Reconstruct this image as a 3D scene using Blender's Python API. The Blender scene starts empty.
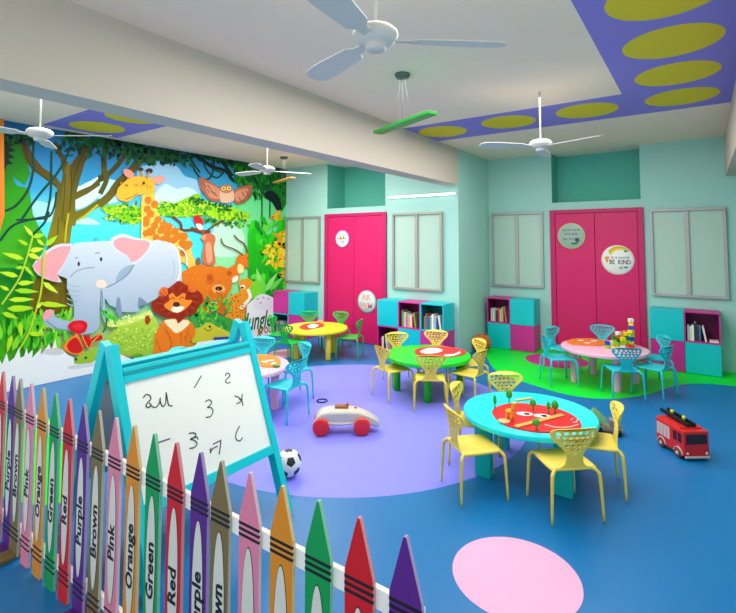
import bpy, bmesh, math, random
from mathutils import Vector, Matrix
random.seed(7)
PI = math.pi
S = bpy.context.scene
COL = S.collection

# ---------------------------------------------------------------- camera data
CF, CCX, CCY = 477.03, 367.9, 215.32
YAW, PIT = 0.6101, 0.0548
CAM = Vector((6.1737, 0, 1.6))
FW = Vector((-math.sin(YAW)*math.cos(PIT), math.cos(YAW)*math.cos(PIT), math.sin(PIT)))
RT = Vector((math.cos(YAW), math.sin(YAW), 0)); UP = RT.cross(FW)
def ray(u, v): return FW + RT*((u-CCX)/CF) - UP*((v-CCY)/CF)
def on_plane(u, v, p0, n):
    d = ray(u, v); n = Vector(n); return CAM + d*((Vector(p0)-CAM).dot(n)/d.dot(n))
def on_z(u, v, z=0.0): return on_plane(u, v, (0,0,z), (0,0,1))
Y1, Y2, ZC, XB, XR = 6.22, 7.407, 2.914, 3.376, 6.44
YF = 1.03

# ---------------------------------------------------------------- materials
def lin(c): return tuple(((x/255)/12.92 if x/255 <= .04045 else ((x/255+.055)/1.055)**2.4) for x in c)
MATS = {}
def mat(name, rgb, rough=.5, spec=.5, noise=0.0, nscale=8, bump=0.0, metal=0, emit=None, coat=0):
    if name in MATS: return MATS[name]
    m = bpy.data.materials.new(name); m.use_nodes = True
    nt = m.node_tree; b = nt.nodes['Principled BSDF']
    c = (*lin(rgb), 1)
    b.inputs['Base Color'].default_value = c
    b.inputs['Roughness'].default_value = rough
    b.inputs['Specular IOR Level'].default_value = spec
    b.inputs['Metallic'].default_value = metal
    b.inputs['Coat Weight'].default_value = coat
    if emit:
        b.inputs['Emission Color'].default_value = (*lin(emit[0]), 1)
        b.inputs['Emission Strength'].default_value = emit[1]
    tc = nt.nodes.new('ShaderNodeTexCoord')
    nz = nt.nodes.new('ShaderNodeTexNoise'); nz.inputs['Scale'].default_value = nscale
    nz.inputs['Detail'].default_value = 3
    nt.links.new(tc.outputs['Object'], nz.inputs['Vector'])
    mx = nt.nodes.new('ShaderNodeMix'); mx.data_type = 'RGBA'
    k = max(noise, .015)
    mx.inputs['A'].default_value = tuple(min(1, x*(1-k)) for x in c[:3])+(1,)
    mx.inputs['B'].default_value = tuple(min(1, x*(1+k)) for x in c[:3])+(1,)
    nt.links.new(nz.outputs['Fac'], mx.inputs['Factor'])
    nt.links.new(mx.outputs['Result'], b.inputs['Base Color'])
    if bump:
        bp = nt.nodes.new('ShaderNodeBump'); bp.inputs['Strength'].default_value = bump
        bp.inputs['Distance'].default_value = .002
        nt.links.new(nz.outputs['Fac'], bp.inputs['Height']); nt.links.new(bp.outputs['Normal'], b.inputs['Normal'])
    MATS[name] = m
    return m
def vcol_mat(name, rough=.6):
    m = bpy.data.materials.new(name); m.use_nodes = True
    nt = m.node_tree; b = nt.nodes['Principled BSDF']
    a = nt.nodes.new('ShaderNodeAttribute'); a.attribute_name = 'Col'
    nt.links.new(a.outputs['Color'], b.inputs['Base Color'])
    b.inputs['Roughness'].default_value = rough; b.inputs['Specular IOR Level'].default_value = .2
    return m
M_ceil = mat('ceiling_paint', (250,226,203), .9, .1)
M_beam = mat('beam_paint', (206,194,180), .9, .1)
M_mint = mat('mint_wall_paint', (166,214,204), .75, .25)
M_niche = mat('teal_niche_paint', (94,186,168), .75, .25)  # darker teal than the wall mint, used inside the niches
M_floor = mat('blue_vinyl', (10,112,176), .38, .4, nscale=1.5)
M_purple = mat('purple_vinyl', (134,136,248), .45, .35, nscale=1.5)
M_green = mat('green_vinyl', (0,232,56), .5, .3)
M_mag = mat('magenta_vinyl', (196,52,140), .5, .3)
M_pinkv = mat('pink_vinyl', (240,172,208), .5, .3)
M_band = mat('ceiling_purple', (146,134,212), .85, .1)
M_yel = mat('ceiling_yellow', (226,204,60), .85, .1)
M_door = mat('magenta_laminate', (212,20,100), .45, .4)
M_doorf = mat('magenta_frame_laminate', (196,22,98), .45, .4)
M_gap = mat('dark_gap', (96,8,52), .8, .1)
M_alu = mat('grey_aluminium', (172,170,170), .4, .5, metal=.3)
M_aluw = mat('pale_aluminium', (162,162,152), .4, .5, metal=.2)
M_pane = mat('frosted_glass', (176,206,192), .35, .5, noise=.03, nscale=30)
M_white = mat('white_paint', (240,240,236), .5, .4)
M_skirt = mat('skirting_white', (222,232,228), .6, .3)
M_black = mat('black_plastic', (18,18,20), .5, .4)
M_cy = mat('cyan_laminate', (0,196,208), .4, .4)
M_cyd = mat('cyan_edge', (0,150,160), .4, .4)
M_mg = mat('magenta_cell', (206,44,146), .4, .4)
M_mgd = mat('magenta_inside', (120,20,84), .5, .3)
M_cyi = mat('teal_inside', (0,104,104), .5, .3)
M_tubew = mat('lit_tube', (255,255,255), .5, .2, emit=((255,255,255), 2.5))

# ---------------------------------------------------------------- mesh helpers
def T(loc=(0,0,0), rz=0, rx=0, ry=0):
    return Matrix.Translation(Vector(loc)) @ Matrix.Rotation(rz,4,'Z') @ Matrix.Rotation(ry,4,'Y') @ Matrix.Rotation(rx,4,'X')
def box(bm, x0, x1, y0, y1, z0, z1, mi=0, bev=0, mx=None):
    vs = [bm.verts.new((x,y,z)) for x in (x0,x1) for y in (y0,y1) for z in (z0,z1)]
    fs = []
    for idx in ((0,1,3,2),(4,6,7,5),(0,4,5,1),(2,3,7,6),(0,2,6,4),(1,5,7,3)):
        f = bm.faces.new([vs[i] for i in idx]); f.material_index = mi; fs.append(f)
    allv = list(vs)
    if bev:
        es = list({e for f in fs for e in f.edges})
        r = bmesh.ops.bevel(bm, geom=es, offset=bev, segments=2, affect='EDGES', profile=.5)
        allv = list({v for f in r['faces'] for v in f.verts} | {v for v in vs if v.is_valid})
        for f in r['faces']: f.material_index = mi
    if mx is not None:
        for v in allv: v.co = mx @ v.co
    return allv
def lathe(bm, prof, n=32, mi=0, mx=None, smooth=True, a0=0, sx=1, sy=1):
    rings = []
    for r, z in prof:
        if r < 1e-6: rings.append([bm.verts.new((0,0,z))])
        else: rings.append([bm.verts.new((sx*r*math.cos(a0+2*PI*i/n), sy*r*math.sin(a0+2*PI*i/n), z)) for i in range(n)])
    for a, b in zip(rings, rings[1:]):
        for i in range(n):
            j = (i+1) % n
            if len(a) == 1 and len(b) == 1: continue
            if len(a) == 1: f = bm.faces.new((a[0], b[i], b[j]))
            elif len(b) == 1: f = bm.faces.new((a[i], b[0], a[j]))
            else: f = bm.faces.new((a[i], b[i], b[j], a[j]))
            f.material_index = mi; f.smooth = smooth
    vs = [v for r in rings for v in r]
    if mx is not None:
        for v in vs: v.co = mx @ v.co
    return vs
def tube(bm, pts, rad, n=8, mi=0, mx=None):
    pts = [Vector(p) for p in pts]
    if not isinstance(rad, (list, tuple)): rad = [rad]*len(pts)
    rings = []
    prev = None
    for i, p in enumerate(pts):
        d = (pts[min(i+1, len(pts)-1)] - pts[max(i-1, 0)]).normalized()
        if prev is None:
            a = Vector((0,0,1)) if abs(d.z) < .9 else Vector((1,0,0))
            s = d.cross(a).normalized()
        else:
            s = (prev - d*prev.dot(d)).normalized()
        prev = s; t = d.cross(s)
        rings.append([bm.verts.new(p + (s*math.cos(2*PI*k/n) + t*math.sin(2*PI*k/n))*rad[i]) for k in range(n)])
    for a, b in zip(rings, rings[1:]):
        for k in range(n):
            f = bm.faces.new((a[k], a[(k+1)%n], b[(k+1)%n], b[k])); f.smooth = True; f.material_index = mi
    for r in (rings[0][::-1], rings[-1]):
        f = bm.faces.new(r); f.material_index = mi
    vs = [v for r in rings for v in r]
    if mx is not None:
        for v in vs: v.co = mx @ v.co
    return vs
def prism(bm, pts, z0, z1, mi=0, mside=None, mx=None, smooth_side=False):
    """outline pts (x,y) extruded z0..z1"""
    a = [bm.verts.new((x,y,z0)) for x,y in pts]; b = [bm.verts.new((x,y,z1)) for x,y in pts]
    f = bm.faces.new(a[::-1]); f.material_index = mi
    f = bm.faces.new(b); f.material_index = mi
    n = len(pts)
    for i in range(n):
        f = bm.faces.new((a[i], a[(i+1)%n], b[(i+1)%n], b[i])); f.material_index = mi if mside is None else mside
        f.smooth = smooth_side
    if mx is not None:
        for v in a+b: v.co = mx @ v.co
    return a+b
XZ = Matrix(((1,0,0,0),(0,0,1,0),(0,1,0,0),(0,0,0,1)))     # (x,y,z)->(x,z,y): outline in XZ, depth along Y
def smooth_closed(pts, n=6):
    out = []; N = len(pts)
    for i in range(N):
        p0, p1, p2, p3 = (Vector(pts[(i+k-1) % N]) for k in range(4))
        for j in range(n):
            t = j/n
            out.append(tuple(.5*((2*p1)+(p2-p0)*t+(2*p0-5*p1+4*p2-p3)*t*t+(3*p1-p0-3*p2+p3)*t**3)))
    return out
def smooth_open(pts, n=6):
    out = []; N = len(pts)
    for i in range(N-1):
        p0 = Vector(pts[max(i-1,0)]); p1 = Vector(pts[i]); p2 = Vector(pts[i+1]); p3 = Vector(pts[min(i+2,N-1)])
        for j in range(n):
            t = j/n
            out.append(tuple(.5*((2*p1)+(p2-p0)*t+(2*p0-5*p1+4*p2-p3)*t*t+(3*p1-p0-3*p2+p3)*t**3)))
    out.append(tuple(pts[-1])); return out
def ell(cx, cy, rx, ry, n=20, a=0):
    return [(cx+rx*math.cos(2*PI*i/n)*math.cos(a)-ry*math.sin(2*PI*i/n)*math.sin(a),
             cy+rx*math.cos(2*PI*i/n)*math.sin(a)+ry*math.sin(2*PI*i/n)*math.cos(a)) for i in range(n)]
def obj(name, bm, mats, parent=None, loc=None, rz=0, shade=None, label=None):
    bmesh.ops.recalc_face_normals(bm, faces=bm.faces[:])
    me = bpy.data.meshes.new(name); bm.to_mesh(me); bm.free()
    for m in (mats if isinstance(mats, (list, tuple)) else [mats]): me.materials.append(m)
    if shade:
        for p in me.polygons: p.use_smooth = True
    o = bpy.data.objects.new(name, me); COL.objects.link(o)
    if parent: o.parent = parent
    if loc is not None: o.location = loc
    o.rotation_euler.z = rz
    if label: o['label'] = label
    return o
def tag(o, label, cat, group=None, kind=None):
    o['label'] = label; o['category'] = cat
    if group: o['group'] = group
    if kind: o['kind'] = kind
    return o
def thing(name, label, cat, loc=(0,0,0), rz=0, group=None):
    o = bpy.data.objects.new(name, None); COL.objects.link(o)
    o.empty_display_size = .1
    o.location = loc; o.rotation_euler.z = rz
    return tag(o, label, cat, group)
def struct(o, label=None):
    o['kind'] = 'structure'
    if label: o['label'] = label
    return o
def dup(root, loc, rz, label, group=None):
    r = root.copy(); COL.objects.link(r); r.location = loc; r.rotation_euler.z = rz; r['label'] = label
    if group: r['group'] = group
    for ch in list(root.children):
        c = ch.copy(); COL.objects.link(c); c.parent = r
        for g in ch.children:
            d = g.copy(); COL.objects.link(d); d.parent = c
    return r
NB = bmesh.new
def text_mesh(bm, s, size, mx, mi, bold=.012, sx=1.0, shear=0.0, align='CENTER'):
    cu = bpy.data.curves.new('txt', 'FONT'); cu.body = s; cu.size = size; cu.align_x = align; cu.align_y = 'CENTER'
    cu.offset = bold*size; cu.shear = shear; cu.resolution_u = 2; cu.extrude = .0004
    o = bpy.data.objects.new('txt', cu); COL.objects.link(o)
    dg = bpy.context.evaluated_depsgraph_get()
    me = bpy.data.meshes.new_from_object(o.evaluated_get(dg))
    n0 = len(bm.verts); f0 = len(bm.faces)
    bm.from_mesh(me); bm.verts.ensure_lookup_table(); bm.faces.ensure_lookup_table()
    for v in bm.verts[n0:]:
        v.co = mx @ Vector((v.co.x*sx, v.co.y, v.co.z))
    for f in bm.faces[f0:]: f.material_index = mi
    bpy.data.objects.remove(o); bpy.data.curves.remove(cu); bpy.data.meshes.remove(me)

# ================================================================ ROOM
# floor with its inlaid coloured patches
bm = NB()
box(bm, -.2, 7.2, -2.2, 8.2, -.1, 0, 0)
def patch(bm, pts, z, mi, flip=1):
    lo = [bm.verts.new((x,y,0)) for x,y in pts]; hi = [bm.verts.new((x,y,z)) for x,y in pts]
    f = bm.faces.new(hi); f.material_index = mi
    for i in range(len(pts)):
        f = bm.faces.new((lo[i], lo[(i+1)%len(pts)], hi[(i+1)%len(pts)], hi[i])); f.material_index = mi
patch(bm, ell(3.357, 3.752, 1.618, 1.618, 96), .0008, 1)
blob = [(3.5,7.40),(3.50,7.0),(3.70,6.40),(4.09,5.77),(4.53,5.52),(5.0,5.36),(5.36,5.47),(5.66,5.86),(5.85,6.33),(6.10,6.63),(6.44,6.74),(6.89,6.8),(6.89,7.40)]
sm = smooth_open(blob[1:-1], 8)
patch(bm, [blob[0]]+sm+[blob[-1]], .0008, 2)
patch(bm, ell(4.52, 6.80, .40, .40, 48), .0014, 3)
patch(bm, ell(5.39, 2.358, .298, .298, 64), .0008, 4)
patch(bm, ell(1.25, 5.02, .26, .26, 48), .0008, 4)
patch(bm, smooth_closed([(.5,1.5),(1.0,1.3),(1.8,1.30),(2.4,1.2),(2.85,1.32),(2.84,1.45),(2.4,1.62),(1.95,1.84),(1.5,1.95),(.9,1.9)],8), .0008, 2)
struct(obj('floor', bm, [M_floor, M_purple, M_green, M_mag, M_pinkv]))
# ceiling with its painted band
bm = NB()
box(bm, -.2, 7.2, -2.2, 8.2, ZC, ZC+.1, 0)
def cpatch(pts, z, mi):
    lo = [bm.verts.new((x,y,ZC)) for x,y in pts]; hi = [bm.verts.new((x,y,ZC-z)) for x,y in pts]
    f = bm.faces.new(hi); f.material_index = mi
    for i in range(len(pts)):
        f = bm.faces.new((lo[i], lo[(i+1)%len(pts)], hi[(i+1)%len(pts)], hi[i])); f.material_index = mi
cpatch([(XB,4.735),(5.63,4.735),(5.63,-1.5),(XR,-1.5),(XR,5.605),(XB,5.605)], .0008, 1)
for x, y in [(3.667+.798*i, 5.145) for i in range(4)]+[(6.05, 5.14-.73*i) for i in range(1,7)]:
    cpatch(ell(x, y, .288, .288, 48), .0016, 2)
cpatch([(.13,2.25),(2.9,2.25),(2.9,3.09),(.13,3.09)], .0008, 1)
for x in (.51, 1.3, 2.1): cpatch(ell(x, 2.67, .285, .285, 48), .0016, 2)
struct(obj('ceiling', bm, [M_ceil, M_band, M_yel]))
# walls
bm = NB(); box(bm, -.2, 0, -2.2, 8.2, 0, ZC); struct(obj('wall_left', bm, M_white))
bm = NB(); box(bm, 6.9, 7.1, -2.2, 8.2, 0, ZC); struct(obj('wall_right', bm, M_mint))
bm = NB()
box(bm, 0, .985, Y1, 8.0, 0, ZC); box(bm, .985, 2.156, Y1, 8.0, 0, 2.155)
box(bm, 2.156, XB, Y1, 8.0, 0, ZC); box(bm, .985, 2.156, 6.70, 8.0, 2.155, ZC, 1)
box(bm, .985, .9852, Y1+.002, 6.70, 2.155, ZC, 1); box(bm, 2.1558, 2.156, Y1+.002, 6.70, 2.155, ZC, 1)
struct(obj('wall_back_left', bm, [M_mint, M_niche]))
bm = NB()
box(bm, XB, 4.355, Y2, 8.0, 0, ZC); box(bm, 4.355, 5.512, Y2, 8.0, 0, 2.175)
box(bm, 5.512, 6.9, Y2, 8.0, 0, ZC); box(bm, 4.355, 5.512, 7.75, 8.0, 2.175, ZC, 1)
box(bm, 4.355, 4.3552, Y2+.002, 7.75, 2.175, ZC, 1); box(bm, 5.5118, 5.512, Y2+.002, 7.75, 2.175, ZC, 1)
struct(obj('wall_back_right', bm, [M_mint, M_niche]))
# near wall behind the viewer, with two wide window openings that let the daylight in
bm = NB()
box(bm, 0, 6.9, -2.2, -2.0, 0, .5); box(bm, 0, 6.9, -2.2, -2.0, 2.6, ZC)
for x0, x1 in ((0,.3),(3.2,3.6),(6.6,6.9)): box(bm, x0, x1, -2.2, -2.0, .5, 2.6)
struct(obj('wall_near', bm, M_mint))
# beams
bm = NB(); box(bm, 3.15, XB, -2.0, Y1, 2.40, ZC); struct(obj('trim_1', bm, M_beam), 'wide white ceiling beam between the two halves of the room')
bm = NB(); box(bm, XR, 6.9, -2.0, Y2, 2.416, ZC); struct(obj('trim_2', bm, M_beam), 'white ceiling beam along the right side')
# baseboards
bm = NB(); box(bm, .79, .945, Y1-.012, Y1, 0, .07); box(bm, 2.19, 2.235, Y1-.012, Y1, 0, .07); struct(obj('baseboard_back', bm, M_skirt))
bm = NB(); box(bm, 4.17, 4.30, Y2-.012, Y2, 0, .07); box(bm, 5.545, 5.59, Y2-.012, Y2, 0, .07); box(bm, 6.33, 6.89, Y2-.012, Y2, 0, .07); struct(obj('baseboard_right', bm, M_mint))

def make_door(n, x0, x1, ztop, y):
    root = thing('door_%d'%n, '', 'door', ((x0+x1)/2, y, 0)); del root['label']; del root['category']; root['kind']='structure'
    w = (x1-x0)/2; fw = .075
    b = NB()
    box(b, -w, -w+fw, -.035, 0, 0, ztop, 0, .004); box(b, w-fw, w, -.035, 0, 0, ztop, 0, .004); box(b, -w+fw, w-fw, -.035, 0, ztop-fw*.7, ztop, 0, .004)
    box(b, -w+fw, w-fw, -.006, -.001, 0.004, ztop-fw*.7, 1)
    obj('door_frame', b, [M_doorf, M_gap], root)
    for s in (-1, 1):
        b = NB()
        a, c = (-w+fw+.004, -.003) if s < 0 else (.003, w-fw-.004)
        box(b, a, c, -.026, -.007, .01, ztop-fw*.7-.004, 0, .003)
        obj('door_leaf', b, M_door, root)
make_door(1, .948, 2.186, 2.06, Y1)
make_door(2, 4.322, 5.54, 2.062, Y2)
def make_window(n, x0, x1, z0, z1, y, fm):
    root = thing('window_%d'%n, '', '', ((x0+x1)/2, y, 0)); del root['label']; del root['category']; root['kind']='structure'
    w = (x1-x0)/2; f = .035
    b = NB()
    for a in ((-w,w,z0,z0+f),(-w,w,z1-f,z1),(-w,-w+f,z0+f,z1-f),(w-f,w,z0+f,z1-f)):
        box(b, a[0], a[1], -.045, 0, a[2], a[3], 0, .004)
    obj('window_frame', b, fm, root)
    b = NB(); box(b, -.024, .024, -.038, -.002, z0+f, z1-f, 0, .004); obj('mullion', b, fm, root)
    for s in (-1, 1):
        a, c = (-w+f, -.024) if s < 0 else (.024, w-f)
        b = NB(); box(b, a, c, -.012, -.003, z0+f, z1-f); obj('pane', b, M_pane, root)
make_window(1, .04, .845, .885, 2.035, Y1, M_aluw)
make_window(2, 2.30, 3.14, .885, 2.03, Y1, M_aluw)
make_window(3, 3.43, 4.225, .90, 2.05, Y2, M_alu)
make_window(4, 5.61, 6.43, .885, 2.03, Y2, M_alu)

# wall tube lamp
t = thing('wall_tube_lamp', 'long thin lit white tube lamp fixed high on the mint wall left of the pier', 'lamp', (2.78, Y1, 2.276))
b = NB(); box(b, -.57, .57, -.03, 0, -.012, .02, 0, .004); obj('lamp_housing', b, M_white, t)
b = NB(); tube(b, [(-.56,-.042,-.004),(.56,-.042,-.004)], .013, 10); obj('tube', b, M_tubew, t)

# ---------------------------------------------------------------- round door signs
def sign(x, y, z, r, label, rim, face, marks):
    t = thing('round_sign', label, 'sign', (x, y, z), 0, None)
    b = NB(); lathe(b, [(0,0),(r,0),(r,.008),(r*.9,.012),(0,.012)], 40, 0, T((0,0,0), 0, PI/2)); obj('sign_board', b, rim, t)
    b = NB(); lathe(b, [(0,.0122),(r*.9,.0122),(r*.89,.014),(0,.014)], 40, 0, T((0,0,0),0,PI/2))
    ms = [face]
    FX = Matrix(((1,0,0,0),(0,0,-1,-.0143),(0,1,0,0),(0,0,0,1)))
    for kind, arg, col in marks:
        mm = mat('sign_ink_%d_%d_%d'%col, col, .6)
        if mm not in ms: ms.append(mm)
        i = ms.index(mm)
        if kind == 'text': s, sz, px, pz, sx = arg; text_mesh(b, s, sz, FX @ T((px,pz,0)), i, .02, sx)
        elif kind == 'poly': prism(b, arg, 0, .0006, i, mx=FX)
        elif kind == 'arc':
            r0, r1, a0, a1, cx, cz = arg; N = 10
            p = [(cx+r1*math.cos(a0+(a1-a0)*k/N), cz+r1*math.sin(a0+(a1-a0)*k/N)) for k in range(N+1)]+[(cx+r0*math.cos(a1-(a1-a0)*k/N), cz+r0*math.sin(a1-(a1-a0)*k/N)) for k in range(N+1)]
            prism(b, p, 0, .0006, i, mx=FX)
    obj('sign_face', b, ms, t)
K = (40,44,48)
sign(1.335, Y1-.026, 1.641, .145, 'small round white sign with purple rim and orange drawing, high on left door', mat('sign_purple',(150,110,200)), M_white,
     [('poly',ell(-.03,.02,.02,.03),(240,140,60)),('poly',ell(.035,.03,.02,.03),(90,180,90)),('poly',[(-.09,.0),(.09,.0),(.09,.012),(-.09,.012)],(220,110,70)),
      ('poly',ell(0,-.04,.012,.04),(120,170,200)),('poly',ell(-.03,.065,.012,.012),(250,200,80)),('poly',ell(.035,.07,.012,.012),(230,120,80)),('poly',ell(.03,-.045,.008,.035),(150,150,160))])
sign(1.827, Y1-.026, .655, .176, 'round pale sign with pink and yellow lettering, low on left door beside the shelf', mat('sign_teal',(130,190,200)), mat('sign_pale',(206,228,214)),
     [('text',('RK\nWM',.13,0,.0,1.0),(236,130,160)),('poly',ell(-.05,-.09,.05,.01),(240,200,90)),('poly',ell(.04,.1,.05,.008),(240,200,90))])
sign(4.622, Y2-.026, 1.680, .188, 'round grey-green sign with grey lettering, upper left on the right magenta door', mat('sign_olive',(196,200,150)), mat('sign_sage',(160,184,170)),
     [('text',('work hard\nand play',.055,-.0,.06,1),(90,110,110)),('text',('be kind',.06,-.02,-.04,1),(140,120,140)),('poly',ell(.08,-.06,.03,.035),(60,80,90)),('poly',ell(.04,-.11,.05,.014),(50,100,80)),('poly',ell(-.09,-.05,.02,.012),(90,160,110))])
sign(5.215, Y2-.026, 1.346, .205, 'round white rainbow sign with bold lettering, centre of the right magenta door', mat('sign_blush',(246,214,220)), M_white,
     [('arc',(.12,.14,.9,2.75,.02,.03),(250,180,40)),('arc',(.14,.16,.6,2.6,.02,.03),(170,200,40)),('arc',(.10,.12,1.4,2.8,.02,.03),(240,220,80)),('poly',ell(.1,.12,.02,.012),(40,60,120)),
      ('text',('in a world',.05,.03,.035,1.1),(120,120,120)),('text',('BE  KIND',.085,.03,-.03,.78),(60,50,50)),('poly',[(-.165,.04),(-.1,.05),(-.12,-.03),(-.14,-.04)],(236,160,40)),
      ('poly',ell(.1,-.1,.03,.014),(60,140,200)),('text',('e!',.06,.04,-.105,1),(80,80,90))])

# ================================================================ CEILING FANS
M_fan = mat('fan_white', (206,203,198), .4, .4)
M_rod = mat('fan_rod_grey', (200,200,200), .4, .4)
M_fanb = mat('fan_blade_white', (200,198,194), .45, .4)
def make_fan(label, x, y, angs, zh=2.47, R=.62):
    t = thing('ceiling_fan', label, 'fan', (x, y, zh), 0, 'white three-bladed ceiling fans')
    b = NB(); tube(b, [(0,0,.05),(0,0,ZC-zh-.0006)], .0075, 10); obj('rod', b, M_rod, t)
    b = NB(); lathe(b, [(0,.058),(.04,.056),(.075,.046),(.093,.03),(.096,.016),(.092,.004),(.086,.001),(.084,-.006),(.07,-.016),(.045,-.022),(.040,-.027),(.043,-.030),(.043,-.040),(.036,-.048),(0,-.049)], 36)
    obj('motor_housing', b, M_fan, t)
    for a in angs:
        b = NB()
        pr = [(.07,-.018),(.14,-.024),(.17,-.05),(.40,-.066),(R-.05,-.062),(R-.01,-.045),(R,-.01),(R,.02),(R-.02,.045),(R-.07,.056),(.40,.058),(.17,.045),(.14,.024),(.07,.018)]
        prism(b, pr, -.003, .003, mx=T((0,0,-.004), math.radians(a), math.radians(12)))
        obj('blade', b, M_fanb, t)
    return t
make_fan('large white ceiling fan nearest the viewer, in front of the green hanging board', 5.08, 1.62, (160, 40, 280), 2.445, .56)
make_fan('white ceiling fan beneath the purple and yellow band, above the magenta door', 5.045, 4.25, (222, 342, 102), 2.435, .55)
make_fan('white ceiling fan at the left edge in front of the mural tree trunk', 1.86, 1.59, (36, 152, 268), 2.45, .56)
make_fan('small far white ceiling fan in front of the owl end of the mural', 1.87, 4.02, (180, 60, 300), 2.46, .56)

# ================================================================ HANGING BOARDS
M_lg = mat('green_board', (20,150,40), .4, .4); M_lo = mat('amber_board', (190,150,70), .4, .4); M_rose = mat('canopy_metal', (90,110,105), .3, .6, metal=.6)
M_wire = mat('suspension_wire', (120,120,120), .4)
def pendant(label, x, y, zb, ang, m, L=.37):
    t = thing('pendant_board', label, 'pendant lamp', (x, y, zb), ang, 'hanging board pendants')
    b = NB(); lathe(b, [(0,ZC-zb-.0006),(.06,ZC-zb-.0006),(.062,ZC-zb-.012),(.05,ZC-zb-.03),(0,ZC-zb-.032)], 28); obj('canopy', b, M_rose, t)
    b = NB()
    for xx in (-.1, 0, .1): tube(b, [(xx*.25,0,ZC-zb-.03),(xx*1.1,0,.012)], .0018, 6)
    obj('wire', b, M_wire, t)
    b = NB(); box(b, -L, L, -.045, .045, -.012, .012, 0, .003); obj('board', b, m, t)
pendant('green flat board hung on thin wires from the white ceiling, right of the beam', 4.287, 3.173, 2.52, math.radians(-24), M_lg)
pendant('green and amber hung board far left, past the small fan by the mural corner', .88, 5.29, 2.55, math.radians(-24), M_lo)

# ================================================================ CHAIRS
def make_chair(mc, mcd):
    t = thing('child_chair', 'chair', 'chair', (0,0,0), 0, None)
    # seat
    b = NB()
    ol = smooth_closed([(-.12,-.125),(0,-.13),(.12,-.125),(.138,-.11),(.14,0),(.132,.115),(.118,.132),(0,.136),(-.118,.132),(-.132,.115),(-.14,0),(-.138,-.11)],3)
    n = len(ol); rings = []
    for sc, z in ((1.0,.282),(1.01,.288),(1.0,.295),(.93,.299),(.6,.294),(.3,.292)):
        rings.append([b.verts.new((x*sc, y*sc, z)) for x, y in ol])
    for r0, r1 in zip(rings, rings[1:]):
        for i in range(n):
            f = b.faces.new((r0[i], r0[(i+1)%n], r1[(i+1)%n], r1[i])); f.smooth = True
    b.faces.new(rings[-1]); b.faces.new(rings[0][::-1])
    obj('seat', b, mc, t)
    # backrest: pierced wing-shaped shell
    cu = bpy.data.curves.new('c', 'CURVE'); cu.dimensions = '2D'; cu.fill_mode = 'BOTH'; cu.extrude = .0028; cu.bevel_depth = .0014; cu.bevel_resolution = 1
    half = [(.085,.290),(.062,.312),(.050,.345),(.056,.385),(.085,.420),(.118,.450),(.140,.480),(.142,.503),(.125,.520),(.075,.530)]
    out = smooth_closed([(x,z) for x,z in half]+[(0,.534)]+[(-x,z) for x,z in half[::-1]], 3)
    def spl(pts):
        s = cu.splines.new('POLY'); s.points.add(len(pts)-1); s.use_cyclic_u = True
        for p, q in zip(s.points, pts): p.co = (q[0], q[1], 0, 1)
    spl(out)
    for z, n_, sp, rx, rz_ in ((.506,6,.0415,.0165,.0125),(.478,7,.0355,.0145,.0110),(.451,5,.0385,.0150,.0110),(.426,4,.0350,.0130,.0100),(.402,2,.036,.0125,.0095),(.381,1,0,.011,.009)):
        for k in range(n_):
            x = (k-(n_-1)/2)*sp
            zz = z + (-.010*(abs(x)/.12)**2 if z > .5 else 0)
            spl(ell(x, zz, rx, rz_, 6, x*3)[::-1])
    o = bpy.data.objects.new('c', cu); COL.objects.link(o)
    me = bpy.data.meshes.new_from_object(o.evaluated_get(bpy.context.evaluated_depsgraph_get()))
    bpy.data.objects.remove(o); bpy.data.curves.remove(cu)
    for v in me.vertices:
        x, z, d = v.co.x, v.co.y, v.co.z
        h = z-.29
        v.co = (x, -.122 - .16*h - 0.25*h*h + 1.9*x*x*min(1,h/.12) + d, z)
    me.materials.clear(); me.materials.append(mc)
    o = bpy.data.objects.new('backrest', me); COL.objects.link(o); o.parent = t
    for sx in (-1, 1):
        for sy in (-1, 1):
            b = NB()
            pts = smooth_open([(sx*.085,sy*.10,.286),(sx*.118,sy*.122,.286),(sx*.137,sy*.138,.272),(sx*.146,sy*.146,.235),(sx*.158,sy*.156,.002)], 4)
            r = [.011]*12 + [.011-.004*k/4 for k in range(len(pts)-12)]
            tube(b, pts, r[:len(pts)], 8)
            obj('leg', b, mc, t)
    return t
CH = {'yellow': make_chair(mat('yellow_plastic', (230,206,84), .4, .4), 0),
      'green': make_chair(mat('green_plastic', (20,176,64), .4, .4), 0),
      'cyan': make_chair(mat('cyan_plastic', (30,196,208), .4, .4), 0)}
used = set()
def chair(colour, cx, cy, face, label, group):
    """face = direction the sitter looks, degrees from +X"""
    rz = math.radians(face-90)
    src = CH[colour]
    if colour not in used:
        used.add(colour); src.location = (cx,cy,0); src.rotation_euler.z = rz; src['label'] = label; src['group'] = group; return
    dup(src, (cx,cy,0), rz, label, group)
def ring(colour, c, r, items, group):
    for ang, label, *o in items:
        a = math.radians(ang); rr = o[0] if o else r
        chair(colour, c[0]+rr*math.cos(a), c[1]+rr*math.sin(a), ang+180+(o[1] if len(o)>1 else 0), label, group)
g = 'yellow chairs around the turquoise table'
chair('yellow', 5.445, 3.095, 132, 'yellow child chair nearest the viewer at the turquoise table, back turned to the viewer', g)
chair('yellow', 4.92, 2.98, 48, 'yellow child chair at left front of the turquoise table, its whole seat in view', g)
chair('yellow', 4.765, 3.39, 10, 'yellow child chair left of the turquoise table, hidden but for its narrow upright back', g)
chair('yellow', 4.91, 3.77, -51, 'yellow child chair behind the turquoise table, its back facing us above the tabletop', g)
chair('yellow', 5.550, 3.50, 197, 'yellow child chair at the right end of the turquoise table beside the small toy truck', g)
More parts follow.
